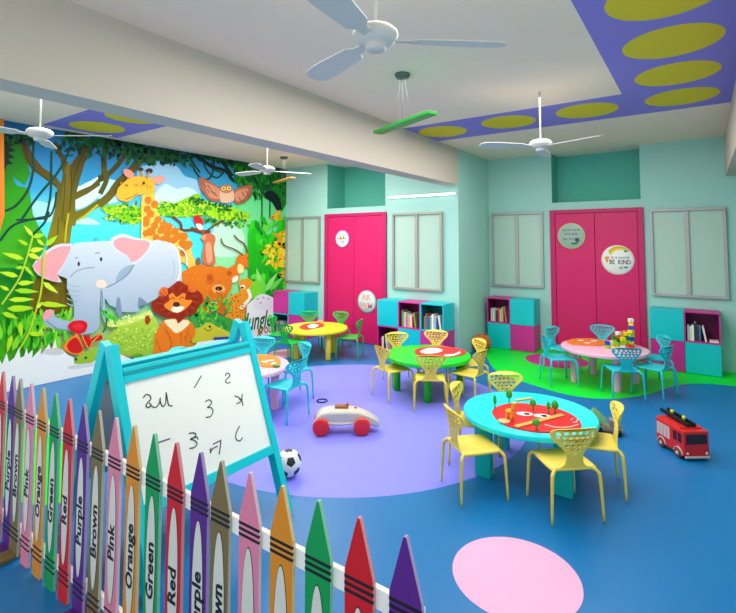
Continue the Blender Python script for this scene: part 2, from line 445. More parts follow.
ring('yellow', (3.73,4.62), .50, [
 (163,'yellow child chair at rear left of the green table in front of the shelf', .44, -22),
 (238,'yellow child chair at left front of the green table, seat and legs in clear view', .42, 8),
 (109,'yellow child chair behind the green table, in front of the shelf with magenta corner'),
 (42,'yellow child chair right of the green table just below the basketball', .45, 10),
 (-6,'yellow child chair at right front of the green table, sideways to the viewer', .49),
 (-60,'yellow child chair directly in front of the green table, back turned to the viewer', .48)], 'yellow chairs around the green table')
ring('cyan', (5.22,6.06), .53, [
 (160,'turquoise child chair at rear left of the pink table with toy blocks'),
 (217,'turquoise child chair at left front of the pink table with toy blocks'),
 (100,'turquoise child chair behind the pink table against the magenta door', .58),
 (-62,'turquoise child chair in front of the pink table, back turned to the viewer', .50),
 (32,'turquoise child chair at rear right of the pink table beside the shelf'),
 (-20,'turquoise child chair at right front of the pink table beside the shelf')], 'turquoise chairs around the pink table with blocks')
ring('green', (1.69,5.13), .50, [
 (140,'green child chair at rear left of the yellow table'),
 (94,'green child chair behind the yellow table in front of the magenta door'),
 (22,'green child chair at the right side of the yellow table'),
 (-88,'green child chair at left front of the yellow table, back turned to the viewer', .5),
 (205,'green child chair at the far left of the yellow table beside the mural')], 'green chairs around the yellow table')
ring('cyan', (2.46,3.17), .54, [
 (120,'turquoise child chair behind the small pink table, right of the easel top'),
 (68,'turquoise child chair at rear right of the small pink table, turned sideways'),
 (5,'turquoise child chair at the front right of the small pink table near the toy car'),
 (205,'turquoise child chair hidden behind the easel, its back showing above the top rail', .56)], 'turquoise chairs around the small pink table')

# ================================================================ TABLES
def table(label, x, y, rz, top, legm, kind, R=.452, H=.40, legr=.34):
    t = thing('round_table', label, 'table', (x,y,0), rz, None)
    b = NB(); lathe(b, [(0,H-.042),(R-.012,H-.042),(R-.003,H-.038),(R,H-.03),(R,H-.01),(R-.003,H-.003),(R-.012,H),(0,H)], 72); obj('tabletop', b, top, t)
    for k in range(4):
        a = PI/4+k*PI/2
        b = NB()
        if kind == 'plank': box(b, -.055, .055, -.028, .028, .001, H-.042, 0, .004, T((legr*math.cos(a), legr*math.sin(a),0), -rz))
        else: lathe(b, [(0,.001),(.034,.001),(.037,.006),(.043,H-.042),(0,H-.042)], 20 if kind=='round' else 8, 0, T((legr*math.cos(a), legr*math.sin(a),0)), smooth=kind=='round')
        obj('leg', b, legm, t)
    return t
P = lambda n, c: mat(n, c, .35, .45)
table('round turquoise table with a red face board, nearest the viewer', 5.13, 3.48, math.radians(6), P('turquoise_top',(0,232,240)), P('turquoise_leg',(0,176,170)), 'plank', legr=.36)
table('round bright green table in the middle of the room', 3.73, 4.62, math.radians(-18), P('green_top',(20,214,40)), P('green_leg',(10,176,30)), 'round', legr=.335)
table('round pink table piled with coloured toy blocks by the right magenta door', 5.22, 6.06, math.radians(-15), P('pink_top',(250,184,208)), P('pink_leg',(246,178,206)), 'facet', legr=.335, R=.455)
table('round yellow table in front of the left magenta door', 1.68, 5.14, math.radians(-60), P('yellow_top',(246,222,40)), P('yellow_leg',(230,206,70)), 'round', legr=.31)
table('small round pink table half hidden by the easel', 2.46, 3.17, math.radians(-22), MATS['pink_top'], MATS['pink_leg'], 'facet', legr=.345)

# play boards lying on the tables
M_red = mat('red_board', (224,24,30), .4, .4); M_orange = mat('orange_board', (240,128,40), .4, .4)
M_tan = mat('tan_wood', (230,170,90), .5, .3); M_tree = mat('toy_leaf_green', (60,156,40), .5, .3); M_amber = mat('amber_toy', (240,160,20), .45, .4)
M_cream = mat('cream_toy', (240,236,226), .5, .3)
def zt(pts, z): return [tuple(on_z(u, v, z)[:2]) for u, v in pts]
def crop(ox, oy, s, pts): return [(ox+x*s, oy+y*s) for x, y in pts]
s4 = 140/613
red = smooth_closed(zt(crop(460,360,s4,[(140,235),(165,207),(230,193),(320,197),(420,215),(500,250),(532,290),(500,312),(430,318),(350,320),(270,308),(190,285)]), .4), 4)
t = thing('play_board', 'red face-shaped play board with two eyes on the turquoise table', 'toy', (0,0,.4))
b = NB(); prism(b, red, .0005, .008); obj('board', b, M_red, t)
for e, (ex, ey) in enumerate(((284,236),(360,245))):
    c = on_z(460+ex*s4, 360+ey*s4, .408); b = NB()
    prism(b, ell(c.x, c.y, .056, .036, 24, .5), .0082, .0095); lathe(b, [(0,.0098),(.021,.0098),(.02,.011),(0,.011)], 16, 1, T((c.x+.012,c.y+.004,0)))
    obj('eye', b, [M_cream, M_black], t)
b = NB()
mp = zt(crop(460,360,s4,[(370,283),(410,294),(450,297),(490,292),(520,282)]), .408); tube(b, [(x,y,.009) for x,y in mp], .003, 6)
mp = zt(crop(460,360,s4,[(485,262),(500,256),(515,262),(510,272),(495,274)]), .408); tube(b, [(x,y,.009) for x,y in mp], .003, 6)
obj('mouth_line', b, M_cream, t)
def plank(p, q, w, h, z, label):
    a = on_z(460+p[0]*s4, 360+p[1]*s4, z); c = on_z(460+q[0]*s4, 360+q[1]*s4, z); L = (c-a).length; d = c-a
    b = NB(); box(b, -L/2, L/2, -w/2, w/2, 0, h, 0, .003)
    o = obj('wooden_strip', b, M_tan, None, ((a.x+c.x)/2, (a.y+c.y)/2, z), math.atan2(d.y, d.x)); tag(o, label, 'toy', 'wooden strips on the turquoise table')
plank((245,295),(450,243), .034, .010, .4087, 'long tan wooden strip lying diagonally across the red face board')
plank((245,180),(312,170), .026, .010, .4006, 'short tan wooden strip behind the red face board on the turquoise table')
def toy_tree(u, vb, h, label, w=.022):
    h *= 1.12; w *= 1.1
    p = on_z(u, vb, .4087)
    t = thing('toy_tree', label, 'toy', (p.x, p.y, .4087), 0, 'green toy trees on the turquoise table')
    b = NB(); tube(b, [(0,0,0),(0,0,h*.5)], .005, 8); obj('trunk', b, M_tree, t)
    b = NB(); lathe(b, [(0,h*.3),(w*.7,h*.36),(w,h*.55),(w*.95,h*.75),(w*.6,h*.93),(0,h)], 12, sy=.7); obj('crown', b, M_tree, t)
toy_tree(460+153*s4, 360+212*s4, .085, 'green toy tree at the left end of the red face board', .012)
toy_tree(460+215*s4, 360+186*s4, .085, 'tallest green toy tree at the back edge of the turquoise table', .022)
toy_tree(460+320*s4, 360+217*s4, .065, 'green toy tree just behind the left eye of the face board', .02)
toy_tree(460+388*s4, 360+235*s4, .075, 'slim green toy tree behind the right eye of the face board', .013)
toy_tree(460+416*s4, 360+233*s4, .08, 'broad green toy tree rightmost of the five behind the eyes', .022)
toy_tree(460+334*s4, 360+305*s4, .062, 'green toy tree in front of the eyes at the near edge of the face board', .023)
p = on_z(460+218*s4, 360+262*s4, .4087)
t = thing('toy_giraffe', 'upright amber toy animal standing on the left of the red face board', 'toy', (p.x,p.y,.4087)); t.scale = (1.25,1.6,1.15)
b = NB()
for sx in (-.014,.014):
    for sy in (-.008,.008): tube(b, [(sx,sy,0),(sx*.8,sy*.8,.04)], .005, 6)
tube(b, [(-.018,0,.045),(.0,0,.05),(.02,0,.048)], [.012,.015,.011], 10); tube(b, [(.012,0,.05),(.018,0,.075),(.02,0,.098)], [.010,.008,.007], 8); tube(b, [(.015,0,.1),(.036,0,.094)], [.009,.006], 8)
obj('body', b, M_amber, t)
b = NB(); lathe(b, [(0,0),(.04,0),(.042,.006),(.03,.01),(0,.01)], 20); o = obj('cream_toy_disc', b, mat('peach_toy',(240,176,130)), None, (p.x-.02,p.y-.05,.4087)); tag(o, 'small peach toy disc at the foot of the amber toy animal', 'toy')

s3 = 120/613
def simple_board(label, pts, m, z=.4):
    t = thing('play_board', label, 'toy', (0,0,z)); b = NB(); prism(b, smooth_closed(zt(pts, z), 4), .0005, .008); obj('board', b, m, t); return t
t = simple_board('red play board with white figure on the green table', crop(380,280,s3,[(176,372),(200,352),(270,342),(350,344),(420,358),(440,375),(400,390),(330,397),(240,395)]), M_red)
b = NB(); prism(b, smooth_closed(zt(crop(380,280,s3,[(205,368),(240,352),(290,350),(320,362),(290,374),(240,378)]), .408), 4), .0082, .014); prism(b, smooth_closed(zt(crop(380,280,s3,[(330,382),(380,378),(405,366),(412,372),(385,386),(340,390)]), .408), 4), .0082, .010)
obj('white_figure', b, M_cream, t)
s2 = 130/736
t = simple_board('red play board with white figure on the yellow table', crop(270,280,s2,[(165,270),(200,252),(270,246),(305,252),(300,264),(260,274),(205,283)]), M_red)
b = NB(); prism(b, smooth_closed(zt(crop(270,280,s2,[(212,262),(240,252),(275,256),(260,270),(225,272)]), .408), 4), .0082, .014); obj('white_figure', b, M_cream, t)
p = on_z(270+280*s2, 280+242*s2, .4)
b = NB(); box(b, -.06,.06,-.02,.02,0,.02,0,.004); box(b, -.02,.05,-.015,.015,.02,.035,0,.004); tag(obj('wooden_toy', b, M_tan, None, (p.x,p.y,.4007), .5), 'small tan wooden toy at the back of the yellow table', 'toy')
s5 = 140/736
t = simple_board('orange play board on the pink table left of the toy blocks', crop(540,300,s5,[(142,222),(170,207),(240,204),(310,208),(350,218),(350,236),(300,243),(230,240),(170,236)]), M_orange)
b = NB()
for c in ((215,213),(285,216),(250,226)): q = on_z(540+c[0]*s5, 300+c[1]*s5, .408); prism(b, ell(q.x,q.y,.04,.02,14,.6), .0082, .012)
obj('white_figure', b, M_cream, t)
s6 = .1631
t = simple_board('orange play board on the small pink table by the easel', [(u,v) for u,v in crop(200,300,s6,[(330,345),(400,338),(470,352),(495,385),(480,408),(430,415),(370,405)])], M_orange)
b = NB()
for i,c in enumerate(((395,380),(430,372),(450,390))): q = on_z(200+c[0]*s6, 300+c[1]*s6, .408); prism(b, ell(q.x,q.y,.045,.018,14,.9*i), .0082, .012)
obj('white_figure', b, M_cream, t)
q = on_z(200+468*s6, 300+407*s6, .408); b = NB(); prism(b, ell(0,0,.04,.022,14,.4), 0, .012); tag(obj('green_leaf_toy', b, M_tree, None, (q.x,q.y,.4087)), 'green leaf-shaped toy on the orange board of the small pink table', 'toy')

# ---------------------------------------------------------------- toy blocks on the pink table
BC = {'blue':(20,70,190),'red':(214,40,30),'yellow':(236,214,30),'lime':(150,196,30),'green':(20,140,50),'orange':(240,120,40),'white':(236,232,222)}
def toy_block(x, y, z, w, d, h, col, rz, label):
    b = NB(); box(b, -w/2, w/2, -d/2, d/2, 0, h, 0, .002)
    for sx in (-1,1):
        for sy in (-1,1): lathe(b, [(w*.15,h),(w*.15,h+.006),(0,h+.006)], 10, 0, T((sx*w*.25, sy*d*.25, 0)))
    tag(obj('toy_block', b, P('block_'+col, BC[col]), None, (x,y,z), rz), label, 'toy block', 'toy blocks piled on the pink table')
def stack(u, v, cols, desc, w=.048, h=.035):
    p = on_z(u, v, .4)
    for k, c in enumerate(cols):
        lev = ('bottom','second','third','fourth','fifth','sixth','seventh','topmost')[k] if k < len(cols)-1 or k == 0 else 'topmost'
        toy_block(p.x, p.y, .4006+k*(h+.0065), w, w, h, c, random.uniform(-.2,.2)+.3*k, '%s toy block, %s of %s' % (c, lev, desc))
S7 = 70/613
stack(590+365*S7, 310+333*S7, ['red','lime','blue','lime','yellow','blue','yellow','white'][0:7]+['white'], 'the tallest block tower on the pink table')
stack(590+325*S7, 310+322*S7, ['orange','lime','green','yellow'], 'the four-high stack just left of the tallest tower')
stack(590+290*S7, 310+335*S7, ['white','lime','yellow'], 'the three-high stack in the middle of the block pile')
stack(590+250*S7, 310+315*S7, ['lime','green','orange','white'], 'the stack topped white, left of the pile middle')
stack(590+225*S7, 310+343*S7, ['yellow','lime'], 'the two-high stack at the front of the pile')
stack(590+190*S7, 310+335*S7, ['white','white'], 'the all-white two-high stack near the left of the pile', .034)
stack(590+152*S7, 310+335*S7, ['lime','blue'], 'the two-high stack at the left end of the pile')
stack(590+305*S7, 310+306*S7, ['green','yellow','lime','orange'], 'the stack at the back left of the tallest tower', .042)
stack(590+212*S7, 310+318*S7, ['blue','lime','green'], 'the three-high stack at the back left of the pile', .042)
stack(590+350*S7, 310+300*S7, ['blue','green','yellow','lime'], 'the stack behind the tallest tower', .04)

# ================================================================ CABINETS AND BOOKS
BOOKC = [(236,232,220),(220,60,60),(240,236,230),(60,120,170),(230,190,90),(200,200,196),(60,60,70),(245,245,240),(120,170,90),(210,120,150)]
BN = ['white','red','ivory','blue','mustard','grey','black','bright white','green','pink']
bookproto = {}
def make_book(x, y, z, th, d, h, ci, lean, label, grp):
    """spine faces -Y"""
    t = thing('book', label, 'book', (x, y, z), 0, grp)
    R = T((0,0,0), 0, 0, lean)
    b = NB(); box(b, 0, th, 0, d, 0, h, 0, .0012, R); obj('cover', b, P('book_%d'%ci, BOOKC[ci]), t)
    b = NB(); box(b, .0015, th-.0015, .003, d-.002, h, h+.001, 0, 0, R); obj('pages', b, M_cream, t)
def cabinet(name_label, x, yf, cols, cells, depth=.33, cw=.35, ch=.372, shelfname='', shift=0):
    """cells[row][col] row 0 = top; (mat, inner, kind)"""
    t = thing('cube_cabinet', name_label, 'cabinet', (x, yf, 0), 0, 'cyan and magenta cube cabinets')
    for r, row in enumerate(cells):
        for c, (m, mi_, kind) in enumerate(row):
            x0, x1 = c*cw, (c+1)*cw; z0 = .004+(1-r)*ch; z1 = z0+ch
            b = NB(); e = .016
            g_ = .0008
            if kind == 'open':
                box(b, x0+g_, x0+e, 0, depth, z0, z1, 0); box(b, x1-e, x1-g_, 0, depth, z0, z1, 0)
                box(b, x0+e, x1-e, 0, depth, z0+g_, z0+e, 0); box(b, x0+e, x1-e, 0, depth, z1-e, z1-g_, 0)
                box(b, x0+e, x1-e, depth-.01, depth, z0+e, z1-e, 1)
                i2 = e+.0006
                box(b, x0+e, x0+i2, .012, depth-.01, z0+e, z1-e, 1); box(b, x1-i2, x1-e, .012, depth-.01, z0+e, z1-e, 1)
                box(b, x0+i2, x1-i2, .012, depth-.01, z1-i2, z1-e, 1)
                obj('open_cell', b, [m, mi_], t)
            else:
                box(b, x0+g_, x1-g_, .018, depth, z0+g_, z1-g_, 0)
                o = obj('closed_cell', b, m, t)
                b = NB(); box(b, x0+.003, x1-.003, 0, .0175, z0+.003, z1-.003, 0, .002); obj('cell_door', b, m, o)
    return t
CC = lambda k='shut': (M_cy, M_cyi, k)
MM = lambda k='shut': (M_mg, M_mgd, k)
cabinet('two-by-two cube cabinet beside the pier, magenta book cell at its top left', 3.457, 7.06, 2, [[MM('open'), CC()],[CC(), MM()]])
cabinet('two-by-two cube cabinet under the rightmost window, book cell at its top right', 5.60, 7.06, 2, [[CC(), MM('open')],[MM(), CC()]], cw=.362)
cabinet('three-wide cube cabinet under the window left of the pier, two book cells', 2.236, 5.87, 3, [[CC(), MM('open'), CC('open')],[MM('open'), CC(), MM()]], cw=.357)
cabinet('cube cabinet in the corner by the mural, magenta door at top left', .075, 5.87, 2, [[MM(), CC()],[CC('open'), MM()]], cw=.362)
def fill(x0, yf, z, W, n, place, lay=0):
    x = x0
    grp = 'books in ' + place
    ordn = ['leftmost','second','third','fourth','fifth','sixth','seventh','eighth','ninth','tenth']
    for k in range(n):
        if x > x0+W-.105 and k < n-1: continue
        th = random.uniform(.016,.028); h = random.uniform(.16,.225); ci = (random.randrange(10)); lean = 0
        if k == n-1: lean = -.16; x += .035
        make_book(x, yf+.02+random.uniform(0,.02), z, th, .15, h, ci, lean, '%s book, %s in %s%s' % (BN[ci], ordn[k] if k < n-1 else 'last', place, ', leaning' if lean else ''), grp)
        x += th+random.uniform(.001,.006)
fill(3.457+.04, 7.07, .3925, .3, 9, 'the magenta cell beside the pier')
fill(5.60+.362+.03, 7.07, .3925, .3, 7, 'the cell under the rightmost window')
b = NB(); box(b, 0, .09, 0, .13, 0, .02, 0, .002); tag(obj('book', b, P('book_0',BOOKC[0]), None, (6.212,7.085,.3927), 0), 'white book lying flat at the right of the cell under the rightmost window', 'book')
fill(2.236+.357+.03, 5.88, .3925, .3, 9, 'the magenta cell left of the pier')
fill(2.236+.714+.03, 5.88, .3925, .3, 9, 'the cyan cell left of the pier')
fill(2.236+.03, 5.88, .0205, .3, 4, 'the lower magenta cell below the left magenta door sign')
fill(.075+.03, 5.88, .0205, .3, 5, 'the lower cell of the corner cabinet')

# ================================================================ EASEL
M_ez = mat('easel_turquoise', (0,205,216), .35, .45); M_wb = mat('whiteboard', (248,248,242), .3, .5); M_mark = mat('marker_ink', (70,70,74), .6, .2)
EX, EY0, EY1 = 3.70, 1.235, 2.13
t = thing('easel', 'turquoise A-frame easel with a white board covered in handwritten letters', 'easel', (EX, (EY0+EY1)/2, 0))
yc = (EY0+EY1)/2; hw = (EY1-EY0)/2
HT = 1.078; SP = .432
def lean_mx(s):        # local frame of one sloped side: x across slope outward, z up the slope
    L = math.hypot(HT, SP-.022); a = math.atan2(SP-.022, HT)
    return L, Matrix.Translation((s*SP, 0, 0)) @ Matrix.Rotation(-s*a, 4, 'Y')
for s in (1, -1):
    L, mx = lean_mx(s)
    for yy in (-1, 1):
        b = NB(); y0 = yy*hw
        box(b, -.040, .022, min(y0, y0-yy*.045), max(y0, y0-yy*.045), .012, L, 0, .004, mx)
        obj('leg', b, M_ez, t)
    b = NB(); box(b, -.012, .022, -hw+.045, hw-.045, L-.20, L-.125, 0, .003, mx); box(b, .022, .026, -hw+.045, hw-.045, L-.162, L-.146, 1, 0, mx)
    obj('top_rail', b, [M_ez, M_cyd], t)
    b = NB(); box(b, -.012, .022, -hw+.045, hw-.045, .345, .395, 0, .003, mx); obj('bottom_rail', b, M_ez, t)
    b = NB(); box(b, -.004, .008, -hw+.045, hw-.045, .395, L-.20, 0, 0, mx)
    if s == 1:
        n = (mx.to_3x3() @ Vector((1,0,0))); org = mx @ Vector((.0085,0,0)) + Vector((EX,yc,0))
        inv = (Matrix.Translation((EX,yc,0)) @ mx).inverted()
        sc = 240/736
        strokes = [
          [(194,300),(202,290),(214,293),(217,304),(208,314),(202,324),(210,330),(218,322),(212,316)],
          [(215,322),(230,330),(242,318),(247,300)], [(244,304),(252,326),(262,318),(264,283)], [(264,284),(268,305),(272,322),(284,325)],
          [(350,270),(372,232)],
          [(446,233),(449,225),(457,226),(459,234),(450,242),(446,249),(452,255),(461,252)],
          [(384,312),(396,306),(404,314),(396,325),(390,330),(402,330),(408,342),(400,357),(386,360)],
          [(474,294),(488,300),(494,310),(480,318)], [(498,288),(496,305),(500,324)], [(488,305),(498,304)],
          [(238,438),(276,425)],
          [(334,410),(345,407),(356,412),(348,422),(338,427),(350,430),(359,441),(350,452),(336,455)], [(346,424),(358,420),(362,428)],
          [(400,454),(400,470),(404,458),(422,448)], [(408,442),(432,430)], [(432,428),(430,450),(426,474)],
          [(490,386),(480,405),(478,425),(490,432),(498,422)]]
        # strokes sit on the board face: intersect with the board plane
        for st in strokes:
            pts = smooth_open(st, 3) if len(st) > 2 else st
            pw = [on_plane(80+x*sc, 300+y*sc, org, n) for x, y in pts]
            tube(b, [Vector((.0088, q.y, q.z)) for q in (inv @ w for w in pw)], .0032, 5, 1, mx)
        obj('whiteboard', b, [M_wb, M_mark], t)
    else: obj('whiteboard', b, [mat('board_back_grey',(176,178,174),.5)], t)

# ================================================================ CRAYON FENCE
CRC = {'Red':(196,20,28),'Purple':(86,30,128),'Brown':(118,100,58),'Pink':(214,124,150),'Orange':(210,132,18),'Green':(12,146,74)}
M_lab = mat('label_grey', (206,206,196), .5); M_railw = mat('fence_rail_white', (236,236,232), .5)
def mixw(c, k=.5): return tuple(int(x*(1-k)+240*k) for x in c)
crm = {}
def crayon_mesh(col):
    m = mat('crayon_'+col.lower(), CRC[col], .45, .35); me_ = mat('crayon_edge_'+col.lower(), mixw(CRC[col], .55), .5); mt = mat('crayon_tip_'+col.lower(), tuple(int(x*.93) for x in CRC[col]), .4, .4)
    return m, me_
def make_crayon(parent, col, x):
    m, me_ = crayon_mesh(col)
    key = col
    if key not in crm:
        b = NB(); w = .045; th = .012
        ol = [(-w+.006,.002),(w-.006,.002),(w,.01),(w,.745),(.0075,.874),(.0035,.886),(-.0035,.886),(-.0075,.874),(-w,.745),(-w,.01)]
        prism(b, ol, -th/2, th/2, 0, 1, XZ)
        for z in (.728,.711,.694,.137,.112,.087):
            box(b, -w-.0004, w+.0004, -th/2-.0008, -th/2+.004, z-.0043, z+.0043, 2)
        b1 = b
        b = NB()
        oo = ell(0, .4145, .0300, .2535, 40); prism(b, oo, .0, .0008, 1, 1, T((0,-th/2-.0002,0)) @ Matrix(((1,0,0,0),(0,0,-1,0),(0,1,0,0),(0,0,0,1))))
        oo = ell(0, .4145, .0280, .2500, 40); prism(b, oo, .0, .0014, 0, 0, T((0,-th/2-.0002,0)) @ Matrix(((1,0,0,0),(0,0,-1,0),(0,1,0,0),(0,0,0,1))))
        tm = Matrix.Translation((0,-th/2-.0022,.40)) @ Matrix(((0,-1,0,0),(0,0,-1,0),(1,0,0,0),(0,0,0,1)))
        text_mesh(b, col, .062, tm, 1, .028, 1.28)
        o = obj('crayon', b1, [m, me_, M_black], parent, (x,0,0), label='%s crayon-shaped slat' % col.lower())
        l = obj('label', b, [M_lab, M_black], o)
        crm[key] = (o, l); return
    o0, l0 = crm[key]
    o = o0.copy(); COL.objects.link(o); o.parent = parent; o.location = (x,0,0)
    l = l0.copy(); COL.objects.link(l); l.parent = o
def fence_panel(x0, cols, label):
    t = thing('crayon_fence_panel', label, 'fence', (x0, YF+.006, 0), 0, 'crayon fence panels')
    for k, c in enumerate(cols): make_crayon(t, c, k*.1385)
    W = (len(cols)-1)*.1385
    for z in (.672, .10):
        b = NB(); box(b, -.04, W+.04, .0065, .024, z, z+.052, 0, .002); obj('rail', b, M_railw, t)
    for k in (0, len(cols)-1):
        b = NB(); box(b, k*.1385-.045, k*.1385+.045, -.09, -.0065, .001, .02, 0, .003); box(b, k*.1385-.045, k*.1385+.045, .0065, .12, .001, .02, 0, .003)
        obj('foot', b, crayon_mesh(cols[k])[0], t)
cyc = ['Brown','Pink','Orange','Green','Red','Purple']
fence_panel(2.455, cyc, 'crayon fence panel at the far left edge, only its red and purple ends in view')
fence_panel(3.245, cyc, 'crayon fence panel left of the easel leg, lower ends of its crayons in view')
fence_panel(4.068, cyc, 'middle crayon fence panel standing in front of the white board')
fence_panel(4.870, cyc, 'crayon fence panel nearest the viewer, ending at a lone purple crayon tip')

# ================================================================ BALLS
def ico_dirs():
    ph = (1+5**.5)/2
    return [Vector(v).normalized() for v in [(0,s,t*ph) for s in (1,-1) for t in (1,-1)]+[(s,t*ph,0) for s in (1,-1) for t in (1,-1)]+[(t*ph,0,s) for s in (1,-1) for t in (1,-1)]]
bm = NB(); bmesh.ops.create_icosphere(bm, subdivisions=6, radius=1)
D = ico_dirs(); rot = Matrix.Rotation(.55,3,'X') @ Matrix.Rotation(.9,3,'Z')
nb = {i:[(D[j]-D[i]*D[i].dot(D[j])).normalized() for j in range(12) if j != i and D[i].dot(D[j]) > .3] for i in range(12)}
for f in bm.faces:
    p = (rot @ f.calc_center_median()).normalized(); i = max(range(12), key=lambda k: D[k].dot(p))
    f.material_index = 1 if max(p.dot(n_) for n_ in nb[i]) < .30 else 0; f.smooth = True
for v in bm.verts: v.co *= .088
tag(obj('soccer_ball', bm, [mat('ball_white',(236,236,232),.4), mat('ball_black',(22,22,24),.4)], None, (3.812,2.432,.0895)), 'white and black soccer ball on the floor just behind the easel leg', 'ball')
bm = NB(); bmesh.ops.create_icosphere(bm, subdivisions=6, radius=1)
for f in bm.faces:
    p = f.calc_center_median(); w = .022
    f.material_index = 1 if (abs(p.x) < w or abs(p.z) < w or abs(abs(p.y)-(.55-.0+.35*p.x*p.x)) < w) else 0; f.smooth = True
for v in bm.verts: v.co *= .130
o = tag(obj('basketball', bm, [mat('basketball_orange',(206,104,50),.6,.2,noise=.1,nscale=60), mat('basketball_seam',(90,40,24),.7)], None, (3.508,6.70,.1315)), 'orange basketball on the floor between the pier and the cube cabinet', 'ball')
o.rotation_euler = (.4,.3,.5)

# ================================================================ TOY CAR
M_carw = mat('car_cream', (208,202,186), .35, .5); M_wheel = mat('wheel_red', (226,30,40), .35, .5); M_wood = mat('seat_brown', (150,92,52), .5)
ca = math.radians(37.1); cc = Vector((3.695-.105*math.sin(ca), 3.164+.105*math.cos(ca), 0))
t = thing('toy_racing_car', 'cream toy racing car with red wheels on the purple floor circle', 'toy car', cc, ca)
b = NB()
prof = [(-.20,.075),(-.185,.125),(-.155,.155),(-.10,.170),(-.02,.172),(.06,.170),(.13,.160),(.20,.130),(.26,.085),(.285,.050),(.27,.035),(.22,.050),(.15,.070),(.05,.062),(-.05,.060),(-.14,.062)]
pf = smooth_closed(prof, 3); secs = []
for y, k in ((-.075,.62),(-.066,.86),(-.045,.97),(0,1),(.045,.97),(.066,.86),(.075,.62)):
    secs.append([b.verts.new((.02+(x-.02)*(.94+.06*k), y*(1-.35*max(0,x)/.28), .105+(z-.105)*k)) for x, z in pf])
n = len(pf)
for a, c in zip(secs, secs[1:]):
    for i in range(n):
        f = b.faces.new((a[i], a[(i+1)%n], c[(i+1)%n], c[i])); f.smooth = True
b.faces.new(secs[0]); b.faces.new(secs[-1][::-1])
obj('body', b, M_carw, t)
for x in (-.150, .152):
    for s in (-1, 1):
        b = NB(); lathe(b, [(0,-.014),(.05,-.014),(.0605,-.009),(.0615,0),(.0605,.009),(.05,.014),(0,.014)], 32, 0, T((x, s*.088, .0625), 0, PI/2)); lathe(b, [(.043,.0141),(.045,.017),(.035,.0172),(0,.016)], 24, 0, T((x, s*.088, .0625), 0, s*PI/2) )
        obj('wheel', b, M_wheel, t)
b = NB(); box(b, -.05,.05,-.028,.028,.150,.190,0,.008); box(b, .035,.055,-.022,.022,.185,.203,0,.006); obj('cockpit', b, M_wood, t)
t.scale = (1.12, 1.15, 1.16)
b = NB(); lathe(b, [(.010,.155),(.010,.172),(0,.174)], 12, 0, T((.105,0,0))); obj('bonnet_knob', b, M_wheel, t)
b = NB(); rr = [(.05*math.cos(2*PI*k/24), .052*math.sin(2*PI*k/24), .008) for k in range(25)]; tube(b, rr, .006, 8)
tag(obj('toy_ring', b, M_black, None, (3.004,3.732,0)), 'thin black ring lying on the purple floor behind the toy car', 'ring')

# ================================================================ FIRE TRUCK
M_fr = mat('truck_red', (214,34,34), .35, .5); M_glass = mat('truck_window', (48,20,24), .25, .6); M_sil = mat('truck_silver', (206,190,186), .4, .4)
A = Vector((5.857,4.521)); Bq = Vector((6.021,4.314)); Cq = Vector((6.167,4.436))
ta = math.radians(-52)
ctr = Vector((6.001, 4.427))
L_, W_ = .31, .195
t = thing('toy_fire_engine', 'red toy fire engine with black ladder on the blue floor at right', 'toy truck', (ctr.x, ctr.y, 0), ta)
hl, hw_ = L_/2, W_/2
b = NB(); box(b, -hl, hl, -hw_, hw_, .03, .212, 0, .008); box(b, -hl+.002, hl-.05, -hw_+.01, hw_-.01, .207, .222, 0, .004); obj('body', b, M_fr, t)
b = NB(); box(b, hl-.003, hl+.002, -hw_+.018, hw_-.018, .120, .190, 0, .001); obj('windscreen', b, M_glass, t)
for s in (-1, 1):
    for x0 in (hl-.062, hl-.112):
        b = NB(); box(b, x0, x0+.038, s*hw_-.002, s*hw_+.002, .120, .186, 0, .001); obj('side_window', b, M_glass, t)
    b = NB()
    for k in range(4): box(b, -hl+.012+k*.038, -hl+.044+k*.038, s*hw_-.001, s*hw_+.0025, .095, .186, 0, .001)
    obj('shutter', b, M_sil, t)
    for x in (-hl+.065, hl-.062):
        b = NB(); lathe(b, [(0,-.013),(.03,-.013),(.034,-.008),(.034,.008),(.03,.013),(0,.013)], 24, 0, T((x, s*(hw_-.004), .0345), 0, PI/2)); lathe(b, [(.014,.0131),(.014,.016),(0,.016)], 16, 1, T((x, s*(hw_-.004), .0345), 0, s*-PI/2)); obj('wheel', b, [mat('truck_tyre',(120,50,50),.6), M_sil], t)
        b = NB(); ar = [(x+.044*math.cos(PI*k/12), s*(hw_+.002), .0345+.044*math.sin(PI*k/12)) for k in range(13)]; tube(b, ar, .0045, 6); obj('wheel_arch', b, M_sil, t)
b = NB(); box(b, hl, hl+.010, -hw_+.004, hw_-.004, .022, .036, 0, .002); obj('bumper', b, M_sil, t)
for s in (-1, 1):
    b = NB(); lathe(b, [(0,0),(.009,0),(.008,.005),(0,.006)], 14, 0, T((hl+.0005, s*(hw_-.025), .055), 0, 0, PI/2)); obj('headlamp', b, mat('lamp_cream',(250,230,200),.3), t)
b = NB(); ml = Matrix.Translation((-.02,0,.232)) @ Matrix.Rotation(math.radians(3),4,'Y')
for yy in (-.028,.028): box(b, -.17, .13, yy-.008, yy+.008, 0, .026, 0, .001, ml)
for k in range(8): box(b, -.14+k*.035, -.128+k*.035, -.022, .022, .004, .013, 0, 0, ml)
box(b, -.15,.12,-.022,.022,0,.003,0,0,ml)
obj('ladder', b, M_black, t)
for x, mm in ((-.10, mat('lamp_yellow',(226,220,90),.3)), (.03, mat('lamp_yellow',(226,220,90),.3))):
    b = NB(); lathe(b, [(0,.03),(.012,.026),(.012,0),(0,0)][::-1], 14, 0, T((x, 0.0, .252))); obj('beacon', b, mm, t)

